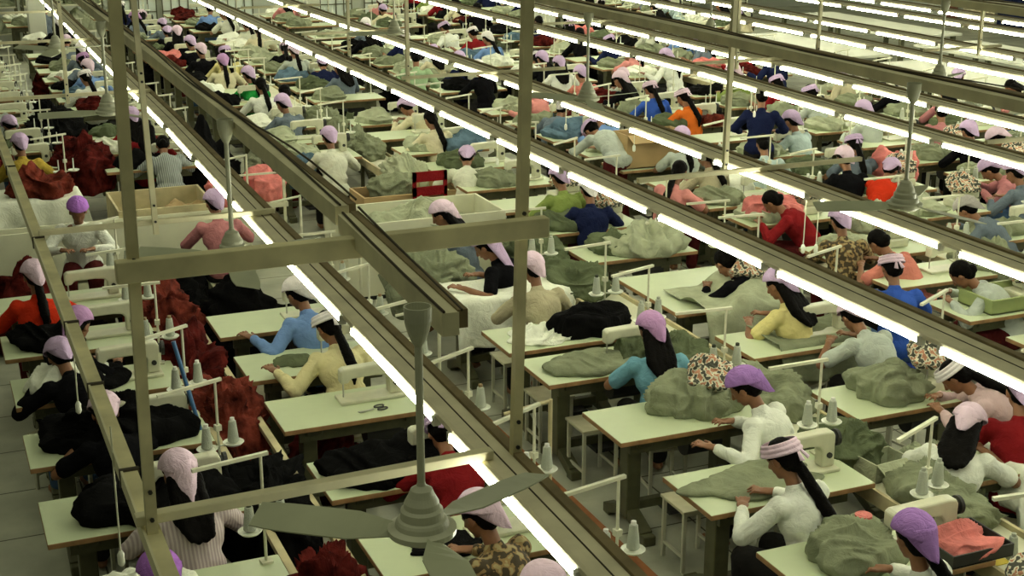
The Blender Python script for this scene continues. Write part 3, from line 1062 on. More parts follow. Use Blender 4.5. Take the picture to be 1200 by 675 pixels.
PILL = [(2.40, 30.7), (8.85, 33.2), (12.8, 28.4)]
SKIP_T = {(0, 12.5), (0, 13.55), (1, 12.4), (1, 13.45), (2, 11.45)}
MACH_N = 0
FILL_SHIRTS = ['white', 'offwhite', 'grey', 'black', 'navy', 'lightblue', 'darkred', 'black', 'cream', 'olive', 'black', 'pink', 'greyblue', 'navy', 'beige', 'dustypink', 'black', 'white', 'paleblue', 'grey', 'greyblue']
FILL_W = {'white': 'white', 'offwhite': 'off-white', 'grey': 'grey', 'black': 'black', 'navy': 'navy', 'lightblue': 'light blue', 'darkred': 'dark red', 'salmon': 'salmon', 'cream': 'cream', 'olive': 'olive', 'teal': 'teal', 'pink': 'pink', 'greyblue': 'grey blue', 'palegreen': 'pale green', 'beige': 'beige', 'dustypink': 'dusty pink', 'paleblue': 'pale blue'}
FARG = 'far workstations'
for li, (x0, ys) in LINES.items():
    ln = ORD[li] + ' line from left'
    k = -1
    for y in ys:
        if (li, y) in SKIP_T or any(x0 - 0.5 < px < x0 + TW + 0.4 and y - 0.9 < py < y + 0.9 for px, py in PILL): continue
        if not (seen(x0 + 0.5, y, 0.8) or seen(x0 + 1.1, y + 0.5, 0.8) or seen(x0, y + 0.5, 0.8)): continue
        k += 1
        far = y > 19 or k > 13
        pl = (ORD[k] + ' table of ' + ln) if not far else None
        light = li >= 2
        lab = ('light green sewing table, ' + ORD[k] + ' of ' + ln) if not far else 'small pale green sewing table in the crowded far part of the hall'
        put('table', make_table, x0, y, 0, 0, lab, 'table', 'sewing tables' if not far else 'far sewing tables')
        z = TZ + 0.002
        if far and RND.random() < 0.35: mach = None
        else: mach = 'machine' if (li in (0, 1) or (li + k) % 3 == 0 or y > 14) else 'overlock'
        mx, my = x0 + 0.80, y + 0.30
        if (li, y) in ((1, 8.30), (0, 6.12)): mach = None
        if (li, y) in ((2, 5.15),): mach = 'machine'; mx = x0 + 0.86
        if (li, y) == (2, 6.18): mach = 'machine'
        if (li, y) in ((2, 9.11), (2, 10.36), (3, 9.98), (3, 5.95), (0, 15.5), (4, 13.4), (4, 14.4)): mach = None
        if mach == 'machine':
            put('machine', make_machine, mx, my, z, 0, ('cream sewing machine on ' + pl) if pl else 'tiny cream sewing machine on a far table', 'sewing machine', 'sewing machines' if pl else 'far sewing machines')
        elif mach:
            put('overlock', make_overlock, mx + 0.02, my, z, 0, ('sewing machine under printed cover on ' + pl) if pl else 'tiny covered sewing machine on a far table', 'sewing machine', 'covered sewing machines' if pl else 'far sewing machines')
        if (li, y) != (4, 14.4) and (not far or RND.random() < 0.55):
            st = put('stand', make_stand, x0 + 1.04, y + 0.50, z, RND.uniform(-0.25, 0.5), ('cream thread stand on ' + pl) if pl else 'thin cream thread stand rising from a far table', 'thread stand', 'thread stands' if pl else 'far thread stands')
            if y < 15:
                cm = RND.choice(['cone_grey', 'cone_grey', 'cone_dark', 'cone_white']) if li > 1 else RND.choice(['cone_brown', 'cone_white', 'cone_dark'])
                word = {'cone_grey': 'grey', 'cone_dark': 'dark', 'cone_white': 'white', 'cone_brown': 'brown'}[cm]
                for sx, w_ in ((-1, 'left'), (1, 'right')):
                    if y > 12 and sx > 0: continue
                    r_ = st.rotation_euler.z
                    cx, cy = sx * 0.085, -0.02
                    c = put('cone', make_cone, st.location.x + cx * cos(r_) - cy * sin(r_), st.location.y + cx * sin(r_) + cy * cos(r_), z + 0.216, 0,
                            word + ' thread cone, ' + w_ + ' one on ' + pl, 'thread cone', 'thread cones')
                    setmat(c.children[0], M[cm])
        # fabric on the table
        r = RND.random()
        fm = (RND.choice(['blackcloth', 'redcloth', 'whitecloth', 'blackcloth']) if li < 2 else RND.choice(['greycloth', 'greycloth2', 'palecloth', 'greycloth', 'denim' if li in (3, 4) else 'greycloth'])) if y < 18 else RND.choice(['greycloth', 'palecloth', 'redcloth', 'whitecloth', 'blackcloth', 'greycloth2', 'greycloth', 'pinkcloth' if RND.random() < 0.4 else 'denim'])
        fw = {'blackcloth': 'black', 'redcloth': 'dark red', 'whitecloth': 'white', 'greycloth': 'grey green', 'greycloth2': 'olive grey', 'palecloth': 'pale grey green', 'denim': 'denim blue', 'pinkcloth': 'pink'}[fm]
        special = {(1, 8.30), (2, 7.29), (2, 6.18), (2, 5.15), (3, 5.95), (2, 9.11), (2, 10.36), (0, 7.27), (1, 9.27), (1, 10.30), (3, 8.30), (3, 7.03), (3, 9.43), (4, 8.37), (4, 9.33), (2, 8.39), (3, 9.98), (4, 13.4), (4, 14.4)}
        if r < 0.86 and (li, y) not in special:
            s_ = RND.randrange(6)
            heap('fabric_pile', x0 + RND.uniform(0.28, 0.42), y + 0.28, z, 0.5, 0.46, 0.16, fm, ('crumpled ' + fw + ' fabric pile on ' + pl) if pl else 'small ' + fw + ' fabric pile on a far table', 'fabric', s_, 0, 1.0, 0.6, 'table fabric piles' if pl else 'far ' + fw + ' piles')
        if (far or y > 12) and RND.random() < 0.6:
            fm2 = RND.choice(['greycloth2', 'blackcloth', 'greycloth', 'redcloth' if li < 3 else 'blackcloth', 'palecloth'])
            fw2 = {'blackcloth': 'black', 'redcloth': 'dark red', 'greycloth': 'grey green', 'greycloth2': 'olive grey', 'palecloth': 'pale grey green'}[fm2]
            heap('fabric_bundle', x0 + RND.uniform(0.2, 0.9), y - 0.28, 0.02, 0.5, 0.34, 0.62, fm2, ('tall ' + fw2 + ' fabric bundle before ' + pl) if pl else 'tall ' + fw2 + ' fabric bundle between far tables', 'fabric', RND.randrange(20, 25), 0, 1.1, 0.6, 'floor fabric bundles' if pl else 'far ' + fw2 + ' bundles') if not taken(x0 + 0.6, y - 0.4, 0.75) else None
        # fill in workers
        if y > 13 and (li, y) != (0, 15.5) and RND.random() < 0.80 and not taken(x0 + 0.6, y - 0.4, 0.75):
            sh = RND.choice(FILL_SHIRTS)
            scf = RND.choice(['lilac', 'palepink', 'lilac', 'mauve', 'lilac', 'white', None])
            pose = RND.choice(['sew', 'hunch', 'sew', 'reach', 'sew'])
            if not far:
                lab = 'person in ' + FILL_W[sh] + (' with ' + {'palepink': 'pale pink'}.get(scf, scf) + ' headscarf' if scf else ' without headscarf') + ' at ' + pl
            else:
                lab = 'far tiny person in ' + FILL_W[sh] + ' sewing, ' + ({'palepink': 'pale pink'}.get(scf, scf) + ' headscarf' if scf else 'bare black hair')
            person(0, 0, pose, RND.uniform(-0.4, 0.4), sh, RND.choice(['long', 'short']), scf, RND.choice(['kerchief', 'kerchief', 'band']), RND.choice(['tail', 'bun', 'loose']), 'trouser', lab, 'far seated workers' if far else 'seated workers', xy=(x0 + 0.6 + RND.uniform(-0.15, 0.15), y - 0.36))

# stools under the workers
for o, pose in PEOPLE:
    if o.location.y < 16 and POSE[pose]['seat']:
        a = o.rotation_euler.z
        ox, oy = -0.15, -0.17
        st = put('stool', make_stool, o.location.x + ox * cos(a) - oy * sin(a), o.location.y + ox * sin(a) + oy * cos(a), 0, a,
                 'stool under the ' + ' '.join(o['label'].replace(',', '').split()[:13]), 'stool', 'stools the workers sit on')
        st.scale = (1, 1, 0.955)
        if 'royal blue' in o['label']:
            for c_ in st.children: setmat(c_, M['blueplastic'])
            st['label'] = 'blue plastic stool under the royal blue shirt'

# ------------------------------------------------------------------ the setting
def struct(o): o['kind'] = 'structure'; return o


fl = mat('floor_concrete', (0.44, 0.45, 0.34), 0.55, 0.16, 1.3, 0.15, 12)
nt = fl.node_tree
bs = nt.nodes['Principled BSDF']
tc = nt.nodes.new('ShaderNodeTexCoord')
bk = nt.nodes.new('ShaderNodeTexBrick')
bk.offset = 0
bk.inputs['Scale'].default_value = 1
bk.inputs['Brick Width'].default_value = 0.75
bk.inputs['Row Height'].default_value = 0.75
bk.inputs['Mortar Size'].default_value = 0.007
bk.inputs['Color1'].default_value = (0.44, 0.45, 0.34, 1)
bk.inputs['Color2'].default_value = (0.38, 0.39, 0.29, 1)
bk.inputs['Mortar'].default_value = (0.07, 0.07, 0.045, 1)
ns = nt.nodes.new('ShaderNodeTexNoise')
ns.inputs['Scale'].default_value = 2.2
ns.inputs['Detail'].default_value = 6
mr = nt.nodes.new('ShaderNodeMapRange')
mr.inputs[1].default_value = 0.35
mr.inputs[2].default_value = 0.7
mr.inputs[3].default_value = 0.72
mr.inputs[4].default_value = 1.12
mm = nt.nodes.new('ShaderNodeMix')
mm.data_type = 'RGBA'
mm.blend_type = 'MULTIPLY'
mm.inputs[0].default_value = 1
nt.links.new(tc.outputs['Object'], bk.inputs['Vector'])
nt.links.new(tc.outputs['Object'], ns.inputs['Vector'])
nt.links.new(ns.outputs['Fac'], mr.inputs[0])
nt.links.new(bk.outputs['Color'], mm.inputs[6])
nt.links.new(mr.outputs[0], mm.inputs[7])
nt.links.new(mm.outputs[2], bs.inputs['Base Color'])
struct(MB().box(-6, 26, -2, 36.2, -0.1, 0).build('floor', fl))
wallm = mat('wall_plaster', (0.42, 0.44, 0.36), 0.8, 0.06, 1.0)
struct(MB().box(-6, 26, 36, 36.2, 0, 6).build('wall_far', wallm))
struct(MB().box(25.6, 25.8, -2, 36, 0, 6).build('wall_right', wallm))
# tiled bright windows low in the far wall
glass = mat('frosted_pane', (0.62, 0.68, 0.6), 0.3, 0.04, 3)
for i, x in enumerate((4.6, 5.8, 7.0, 9.6, 11.0)):
    w = tag(MB().box(x, x + 1.05, 35.93, 35.98, 0.3, 2.2).build('window_%d' % (i + 1), glass), kind='structure')
    f = MB()
    for a in range(6): f.box(x + a * 0.21 - 0.012, x + a * 0.21 + 0.012, 35.90, 35.94, 0.3, 2.2)
    for b in range(7): f.box(x, x + 1.05, 35.90, 35.94, 0.3 + b * 0.31 - 0.012, 0.3 + b * 0.31 + 0.012)
    f.build('window_frame', M['frame'], w)
# concrete pillars
for i, (x, y) in enumerate(((2.40, 30.7), (8.85, 33.2), (12.8, 28.4))):
    tag(MB().box(x - 0.17, x + 0.17, y - 0.17, y + 0.17, 0, 6).build('pillar', mat('pillar_paint', (0.52, 0.53, 0.42), 0.8, 0.08, 2), bevel=0.02), kind='structure')
# floor tape along the middle aisle and drain edge
tag(MB().box(3.84, 3.91, 5.2, 24, 0.0005, 0.004).build('floor_tape', M['tape']), 'long red brown tape strip running along the middle aisle floor', 'floor tape')
# hanging curtains and notice panels on the right wall
navyc = cloth('navy_curtain', (0.012, 0.018, 0.05))
creamc = cloth('cream_curtain', (0.62, 0.56, 0.36))


def curtain(y0, y1, z0, z1, m, label):
    n = int((y1 - y0) / 0.04)
    vs = []
    for i in range(n + 1):
        y = y0 + (y1 - y0) * i / n
        x = 25.5 + 0.03 * sin(i * 1.1) + 0.01 * sin(i * 2.7)
        vs += [(x, y, z0), (x, y, z1)]
    me = bpy.data.meshes.new('curtain')
    me.from_pydata(vs, [], [(2 * i, 2 * i + 1, 2 * i + 3, 2 * i + 2) for i in range(n)])
    o = link('curtain', me, m)
    s_ = o.modifiers.new('solid', 'SOLIDIFY')
    s_.thickness = 0.01
    tag(o, label, 'curtain')


curtain(26.3, 28.6, 0.02, 2.2, navyc, 'dark navy curtain low on the right wall, nearer one')
curtain(28.7, 29.9, 0.02, 2.2, creamc, 'cream hanging with ochre marks between the navy curtains and the reddish post')
curtain(25.2, 26.25, 0.02, 2.2, creamc, 'cream hanging with ochre marks at the right frame edge')
curtain(27.2, 31.5, 2.6, 4.2, navyc, 'dark navy curtain high on the right wall')
tag(MB().box(25.3, 25.5, 30.1, 30.3, 0, 2.6).build('post', mat('red_brown_paint', (0.16, 0.05, 0.03))), 'reddish brown upright post against the right wall', 'post')

# ------------------------------------------------------------------ lamp rails
LZ = 2.13


def xat(pts, y):
    for (xa, ya), (xb, yb) in zip(pts, pts[1:]):
        if y <= yb or (xb, yb) == pts[-1]:
            return xa + (xb - xa) * (y - ya) / (yb - ya)


def lamp_row(idx, pts, tube_end, pitch, y0=3.2, y1=35.8, lit=True, label='', xw=0.23):
    kw = 1.0 if idx == 0 else 1.3
    t = empty('lamp_rail', (0, 0, 0))
    tag(t, label, 'light row', None)
    r = MB()
    ys = [y0] + [p[1] for p in pts if y0 < p[1] < y1] + [y1]
    for a, b in zip(ys, ys[1:]):
        xa, xb = xat(pts, a), xat(pts, b)
        # folded sheet channel: sloping lamp side, flat top, groove, second flange
        prof = [(-0.004, 0.016), (-0.002, 0.036), (0.012, 0.042), (0.115 * kw, 0.046), (0.115 * kw, 0.012)]
        vs = [(xa + px, a, LZ + pz) for px, pz in prof] + [(xb + px, b, LZ + pz) for px, pz in prof]
        n = len(prof)
        fs = [(i, i + 1, n + i + 1, n + i) for i in range(n - 1)] + [(n - 1, 0, n, 2 * n - 1), tuple(range(n - 1, -1, -1)), tuple(range(n, 2 * n))]
        fs = [tuple(reversed(f)) for f in fs]
        r.add(vs, fs)
    o = r.build('channel', M['rail'], t)
    g = MB(); w = MB()
    for a, b in zip(ys, ys[1:]):
        xa, xb = xat(pts, a), xat(pts, b)
        g.bar((xa + 0.066 * kw, a, LZ + 0.0455), (xb + 0.066 * kw, b, LZ + 0.0455), 0.005, 0.003)
        w.bar((xa + 0.115 * kw + 0.021, a, LZ + 0.028), (xb + 0.115 * kw + 0.021, b, LZ + 0.028), 0.038, 0.06)
    g.build('groove', M['grime'], t)
    w.build('wood_strip', M['strip'], t)
    y = tube_end
    k = 0
    while lit and y - 1.2 < min(y1, 35.5):
        if y > y0 + 0.3:
            xa, xb = xat(pts, y - 1.19), xat(pts, y - 0.01)
            tb = MB().tube((xa - 0.004, y - 1.19, LZ), (xb - 0.004, y - 0.01, LZ), 0.0135, n=8).build('tube', M['tube'], t, smooth=True)
            for yy, xx in ((y - 1.2, xa), (y, xb)):
                MB().box(xx - 0.016, xx + 0.016, yy - 0.012, yy + 0.012, LZ - 0.02, LZ + 0.022).build('lamp_holder', M['cap'], tb)
        y += pitch
        k += 1
    return t


C = [
    ([(1.735, 3.0), (1.75, 3.7), (1.78, 5.5), (1.80, 8.0), (1.87, 12.0), (1.94, 23.6), (2.0, 35.8)], 4.79, 1.385),
    ([(4.20, 3.0), (4.20, 8.0), (4.22, 12.0), (4.17, 22.6), (4.15, 35.8)], 4.86, 1.345),
    ([(5.35, 3.0), (5.38, 8.0), (5.42, 13.3), (5.28, 20), (5.2, 35.8)], 7.50, 1.37),
    ([(7.30, 3.0), (7.36, 8.8), (7.50, 12.7), (7.45, 18), (7.3, 35.8)], 7.37, 1.345),
    ([(8.38, 3.0), (8.42, 10.1), (8.54, 12.6), (8.5, 14.1), (8.5, 35.8)], 7.35, 1.36),
    ([(10.3, 3.0), (10.36, 12.5), (10.45, 15), (10.45, 35.8)], 9.58, 1.36),
    ([(11.25, 3.0), (11.32, 12.5), (11.38, 15), (11.4, 35.8)], 9.45, 1.37),
    ([(12.85, 3.0), (12.92, 14.5), (13.0, 35.8)], 9.6, 1.35),
    ([(13.6, 3.0), (13.75, 15.6), (13.9, 35.8)], 9.9, 1.35),
    ([(15.1, 3.0), (15.2, 17), (15.3, 35.8)], 9.9, 1.36),
    ([(16.3, 3.0), (16.3, 35.8)], 9.9, 1.36),
    ([(18.0, 3.0), (18.0, 35.8)], 9.9, 1.36),
    ([(19.1, 3.0), (19.1, 35.8)], 9.9, 1.36),
]
for i, (pts, te, pi_) in enumerate(C):
    while te > 4.9: te -= pi_
    lamp_row(i, pts, te, pi_, label=ORD[i] + ' hanging fluorescent light row from the left')

# unlit beam at the far left with dark straps
t = empty('left_beam')
tag(t, 'unlit slanting beam with dark straps crossing the left of the picture', 'beam')
MB().bar((0.552, 2.9, LZ), (0.580, 35.8, LZ), 0.052, 0.055).build('rail', M['beam'], t)
MB().bar((0.521, 2.9, LZ + 0.003), (0.549, 35.8, LZ + 0.003), 0.009, 0.062).build('pale_edge', M['beamlight'], t)
for y in (4.0, 4.9, 5.85, 6.75, 8.45, 10.6, 13.0): MB().box(0.515, 0.586, y - 0.01, y + 0.01, LZ - 0.032, LZ + 0.036).build('strap', M['grime'], t)

# cable trays
def tray(name, pts, z, label, w=0.068, h=0.066):
    t = empty(name)
    tag(t, label, 'cable tray')
    a = MB(); b = MB(); c = MB()
    for (p, q) in zip(pts, pts[1:]):
        a.bar((p[0], p[1], z(p[1])), (q[0], q[1], z(q[1])), w * 0.72, h)
        b.bar((p[0] + w * 0.52, p[1], z(p[1]) + 0.012), (q[0] + w * 0.52, q[1], z(q[1]) + 0.012), w * 0.42, h * 0.8)
    a.build('duct', M['beamlight'], t)
    b.build('wood_batten', M['strip'], t)
    for k in range(2):
        P = []
        ya, yb = pts[0][1], pts[-1][1]
        n = int((yb - ya) / 0.3)
        for i in range(n + 1):
            y = ya + (yb - ya) * i / n
            x = xat(pts, y)
            P.append((x + 0.03 * k + 0.02 * sin(y * 1.3 + k * 2), y, z(y) + h / 2 + 0.004 + 0.035 * max(0, sin(y * 0.9 + k * 3)) ** 3))
        cm_ = MB()
        for p_, q_ in zip(P, P[1:]): cm_.tube(p_, q_, 0.0045, n=5)
        cm_.build('cable', M['grime'], t)
    return t


tray('cable_tray', [(1.25, 3.38), (1.30, 4.55)], lambda y: 3.10, 'short end piece of cable tray above the middle aisle, by the tall fan rod')
tray('cable_tray', [(1.30, 4.58), (1.33, 6.6), (1.36, 12.8), (1.40, 35.8)], lambda y: 3.12, 'long cable tray with loose dark cables, left of the picture')
tray('cable_tray', [(5.1, 3.5), (5.1, 35.8)], lambda y: 3.11, 'long cable tray with dark cable, above the third light row', 0.15, 0.06)
tray('cable_tray', [(8.2, 3.5), (8.2, 35.8)], lambda y: 3.11, 'cable tray crossing the top right corner', 0.10, 0.06)

# cross beams
def xbeam(x0, x1, y, z, w, h, m, label, tilt=0.0):
    t = tag(MB().bar((x0, y, z), (x1, y + tilt, z), w, h).build('cross_beam', M[m], bevel=0.004), label, 'beam')
    return t


xbeam(0.50, 1.97, 4.345, 3.07, 0.05, 0.070, 'beam', 'thick grey brown cross beam bolted between the two tall posts')
for x in (0.62, 1.86): pass
xbeam(0.50, 1.80, 4.40, LZ + 0.066, 0.045, 0.036, 'beamlight', 'pale cross beam between foot of left post and first light row', 0.05)
n_ = 0
for (x0, x1, y, w_) in ((0.55, 1.95, 8.4, 'carrying the second fan, left of first light row'), (0.6, 2.0, 13.45, 'at left, by the white cloth table'), (0.6, 2.0, 17.65, 'farther behind at left, below the leftmost pillar'), (0.6, 2.0, 21.1, 'small and far at top left corner'),
                 (4.42, 6.25, 8.27, 'joining second and third light rows, over pink top'), (4.42, 6.2, 13.25, 'joining second and third light rows, beside pale green shirt'), (4.42, 5.6, 17.1, 'joining second and third light rows, by the pillar'), (4.42, 5.6, 20.5, 'small and far between second and third light rows'),
                 (7.5, 8.75, 8.4, 'joining fourth and fifth light rows, nearest of them'), (7.6, 8.75, 13.0, 'joining fourth and fifth light rows, middle of them'), (7.6, 8.7, 16.95, 'joining fourth and fifth light rows, farthest of them'),
                 (10.5, 11.6, 12.9, 'joining sixth and seventh light rows'), (13.1, 14.1, 13.3, 'joining eighth and ninth light rows')):
    xbeam(x0, x1, y, LZ + 0.07, 0.035, 0.032, 'beamlight', 'thin pale cross beam ' + w_)

# posts: from the rails up to the roof
def post(x, y, xt, yt, w, label, m='beam', z0=LZ, bolts=True):
    t = empty('hanging_post', (0, 0, 0))
    tag(t, label, 'post')
    MB().bar((x, y, z0), (xt, yt, 5.2), w, w).build('shaft', M[m], t)
    if bolts:
        b = MB()
        for z in (z0 + 0.08, z0 + 0.18, 3.05, 3.10):
            k = (z - z0) / (5.2 - z0)
            b.tube((x + (xt - x) * k, y + (yt - y) * k - w / 2 - 0.008, z), (x + (xt - x) * k, y + (yt - y) * k, z), 0.008, n=6)
        b.build('bolt', M['dark'], t)
    return t


k_ = (5.2 - LZ) / (3.87 - LZ)
post(0.548, 4.37, 0.548 + 0.018 * k_, 4.37, 0.036, 'tall weathered post at left, from slanting beam up out of frame')
post(1.895, 4.45, 1.895 + 0.045 * k_, 4.45, 0.036, 'tall weathered post in the middle, rising from the first light row')
post(1.22, 8.38, 1.16, 8.38, 0.032, 'thinner pale post behind the tall left post', 'beamlight')
post(5.22, 8.46, 5.27, 8.46, 0.034, 'pale post rising from the third light row, right of centre', 'beamlight')
post(4.5, 13.3, 4.5, 13.3, 0.034, 'slim pale post above the second light row beside pale green shirt', 'beamlight')
post(4.55, 15.5, 4.55, 15.5, 0.032, 'slim far post above second light row, left of another slim post', 'beamlight')
post(9.46, 13.46, 9.5, 13.46, 0.034, 'slim post between fifth and sixth light rows', 'beamlight')
post(11.15, 12.75, 11.2, 12.75, 0.034, 'slim post beside the seventh light row near top right', 'beamlight')
post(8.05, 12.9, 8.05, 12.9, 0.032, 'slim post between fourth and fifth light rows', 'beamlight')
post(1.25, 13.4, 1.25, 13.4, 0.032, 'slim far post at left beside the leftmost fan', 'beamlight')


# bell fans on rods
def make_fan():
    t = empty('bell_fan')          # origin at the bottom of the motor
    k_ = 0.76
    MB().lathe([(r * k_, z * 0.76) for r, z in [(0.02, 0.0), (0.085, 0.005), (0.125, 0.028), (0.127, 0.050), (0.10, 0.058), (0.096, 0.075), (0.090, 0.085), (0.080, 0.090), (0.078, 0.120), (0.066, 0.130), (0.064, 0.150), (0.050, 0.175), (0.040, 0.20), (0.018, 0.215), (0.014, 0.23)]], n=32).build('motor', M['fan'], t)
    MB().tube((0, 0, 0.15), (0, 0, 0.66), 0.011, n=12).build('rod', M['fan'], t)
    MB().lathe([(0.012, 0.57), (0.02, 0.585), (0.030, 0.61), (0.037, 0.64), (0.038, 0.68), (0.034, 0.68), (0.031, 0.65), (0.01, 0.63)], n=24).build('canopy_cup', M['fan'], t)
    for k in range(3):
        b = MB()
        a = 2 * pi * k / 3
        n = 10
        vs = []
        for i in range(n + 1):
            r = 0.07 + 0.42 * i / n
            w = 0.018 + 0.045 * min(1, i / 3) * (1 - 0.3 * max(0, (i - 7) / 3) ** 2)
            for s_, dz in ((-1, 0.012), (1, -0.012)):
                x, y = r, s_ * w + 0.02
                vs.append((x * cos(a) - y * sin(a), x * sin(a) + y * cos(a), 0.03 + dz))
        fs = [(2 * i, 2 * i + 2, 2 * i + 3, 2 * i + 1) for i in range(n)]
        b.add(vs, fs)
        o = b.build('blade', M['blade'], t)
        s_ = o.modifiers.new('solid', 'SOLIDIFY')
        s_.thickness = 0.004
    return t


for (x, y, a, lab) in ((1.15, 3.36, 2.5, 'large bell shaped ceiling fan at bottom centre on a pale rod'), (1.26, 6.31, 0.4, 'bell shaped fan just behind the thick cross beam'), (1.26, 10.55, 1.0, 'bell shaped fan behind the tall left post'),
                       (1.27, 14.3, 0.2, 'small far bell fan at top left in front of pillar'), (4.80, 5.95, 0.7, 'bell shaped fan at right above red top, third light row'), (4.73, 9.70, 0.2, 'bell shaped fan in upper middle beside grey shirt'),
                       (4.70, 14.3, 0.9, 'small far bell fan near top centre'), (7.83, 9.4, 0.5, 'small bell fan among the light rows near top right'), (7.83, 13.1, 1.2, 'tiny bell fan between fifth and sixth light rows')):
    z = CAM_Z - 1.82
    put('fan', make_fan, x, y, z, a, lab, 'ceiling fan', 'bell fans')

# pull cords with white plugs
def cord(u, v, z, L, label):
    p = at(u, v, z)
    t = empty('pull_cord', p)
    tag(t, label, 'pull cord', 'pull cords')
    MB().tube((0, 0, 0.03), (0.004, 0, L), 0.0035, n=6).build('string', M['pipe'], t)
    MB().lathe([(0.006, -0.03), (0.014, -0.02), (0.014, 0.02), (0.006, 0.035)], n=10).build('plug', M['dish'], t, smooth=True)


for (u, v, L, lab) in ((92, 478, 0.42, 'white pull cord plug hanging left of slanting beam, upper one'), (142, 655, 0.55, 'white pull cord plug beside foot of the slanting beam'), (663, 149, 0.4, 'white pull cord plug in front of denim shirt'), (743, 174, 0.4, 'white pull cord plug in front of large cardboard box'),
                       (583, 190, 0.4, 'white pull cord plug near second light row, left of middle post'), (884, 134, 0.4, 'white pull cord plug in front of standing navy jacket'), (407, 470, 0.3, 'white tag on the back of pale yellow blouse'), (941, 292, 0.4, 'white pull cord plug left of the brown printed top'), (956, 292, 0.4, 'white pull cord plug nearest the brown printed top')):
    if 'tag on' in lab: continue
    cord(u, v, 1.72, L, lab)

# ------------------------------------------------------------------ troughs between paired lines
def trough(x0, x1, y0, y1, z, m, label, cat='worktop'):
    t = empty('centre_worktop', (0, 0, 0))
    tag(t, label, cat)
    MB().box(x0, x1, y0, y1, z - 0.03, z).build('board', M[m], t, bevel=0.004)
    MB().box(x0 - 0.02, x0 + 0.005, y0, y1, z - 0.06, z + 0.035).build('edge_rail', M['wood'], t)
    MB().box(x1 - 0.005, x1 + 0.02, y0, y1, z - 0.06, z + 0.035).build('edge_rail', M['wood'], t)
    y = y0 + 0.1
    while y < y1:
        for x in (x0 + 0.02, x1 - 0.06): MB().box(x, x + 0.04, y, y + 0.04, 0, z - 0.03).build('leg', M['frame'], t)
        y += 2.2
    return t


trough(4.99, 5.40, 3.6, 11.9, 0.66, 'board', 'long pale worktop between third and fourth sewing lines')
trough(5.02, 5.38, 14.5, 24, 0.66, 'board', 'long pale worktop between third and fourth lines, farther stretch')
trough(8.68, 9.12, 6.0, 14.5, 0.66, 'board', 'long pale worktop between fifth and sixth sewing lines')
trough(12.12, 12.5, 10.0, 22, 0.66, 'board', 'long pale worktop between seventh and eighth sewing lines')
# slatted trough between the two left lines
t = empty('fabric_trough')
tag(t, 'low trough with pale wooden rails between the two leftmost sewing lines', 'trough')
for x in (1.52, 1.84): MB().bar((x, 4.2, 0.70), (x, 12.0, 0.70), 0.045, 0.035).build('rail', M['wood'], t)
MB().box(1.53, 1.83, 4.2, 12.0, 0.30, 0.32).build('floor_board', M['ply'], t)
for y in (4.4, 5.6, 6.8, 8.0, 9.2, 10.4, 11.8):
    for x in (1.52, 1.84): MB().box(x - 0.015, x + 0.015, y - 0.015, y + 0.015, 0, 0.69).build('upright', M['wood'], t)

# fabric heaps in the troughs
i = 0
for (x, y, w, d, h, m, wd) in ((1.68, 5.0, .42, 1.1, .62, 'redcloth', 'dark red fabric heap in left trough, nearest the camera'), (1.66, 6.3, .44, 1.2, .55, 'redcloth', 'dark red fabric heap in left trough beside black table cloth'), (1.66, 7.6, .45, 1.2, .60, 'blackcloth', 'black fabric heap in left trough left of green table'),
                               (1.66, 8.9, .48, 1.3, .62, 'rustcloth', 'rust red fabric heap in left trough beside pale yellow blouse'), (1.62, 10.1, .5, 1.1, .66, 'redcloth', 'dark red fabric heap in left trough beside blue shirt'), (1.64, 11.3, .5, 1.1, .7, 'rustcloth', 'rust red patterned fabric heap under second fan')):
    i += 1
    heap('fabric_heap', x, y, 0.325, w, d, h, m, wd, 'fabric', 20 + i, 0, 1.3, 0.5)
for (x, y, w, d, h, m, wd) in ((5.18, 5.9, .42, .8, .20, 'greycloth', 'grey green fabric heap on pale worktop, nearest the camera'), (5.15, 6.75, .4, .6, .2, 'greycloth2', 'olive grey fabric heap on pale worktop behind thread cones'), (5.2, 7.75, .45, .8, .20, 'greycloth', 'grey green fabric heap on pale worktop left of grey T-shirt'),
                               (5.15, 8.75, .38, .6, .14, 'greycloth2', 'small olive grey fabric heap on pale worktop by yellow T-shirt table'), (5.12, 10.7, .46, .9, .24, 'greycloth2', 'dark olive fabric heap on pale worktop beside white spool dishes'), (5.16, 11.6, .46, .8, .28, 'greycloth2', 'dark olive fabric heap at far end of the near pale worktop'),
                               (8.9, 8.0, .5, 1.0, .26, 'greycloth', 'grey green fabric heap between fifth and sixth lines, nearest'), (8.9, 9.6, .5, 1.2, .26, 'greycloth', 'grey green fabric heap between fifth and sixth lines, middle'), (8.9, 11.3, .5, 1.0, .26, 'palecloth', 'pale fabric heap between fifth and sixth lines, farthest'),
                               (5.2, 15.5, .4, 1.0, .24, 'palecloth', 'pale fabric heap on far worktop beside cream shirt'), (5.2, 17.2, .4, 1.2, .26, 'greycloth', 'grey green fabric heap on far worktop, second'), (5.2, 19.0, .4, 1.2, .28, 'greycloth', 'grey green fabric heap on far worktop, third')):
    i += 1
    heap('fabric_heap', x, y, 0.662, w, d, h, m, wd, 'fabric', 20 + i, 0, 1.2, 0.5)

# ------------------------------------------------------------------ things read from the photograph one by one
Z = TZ + 0.003
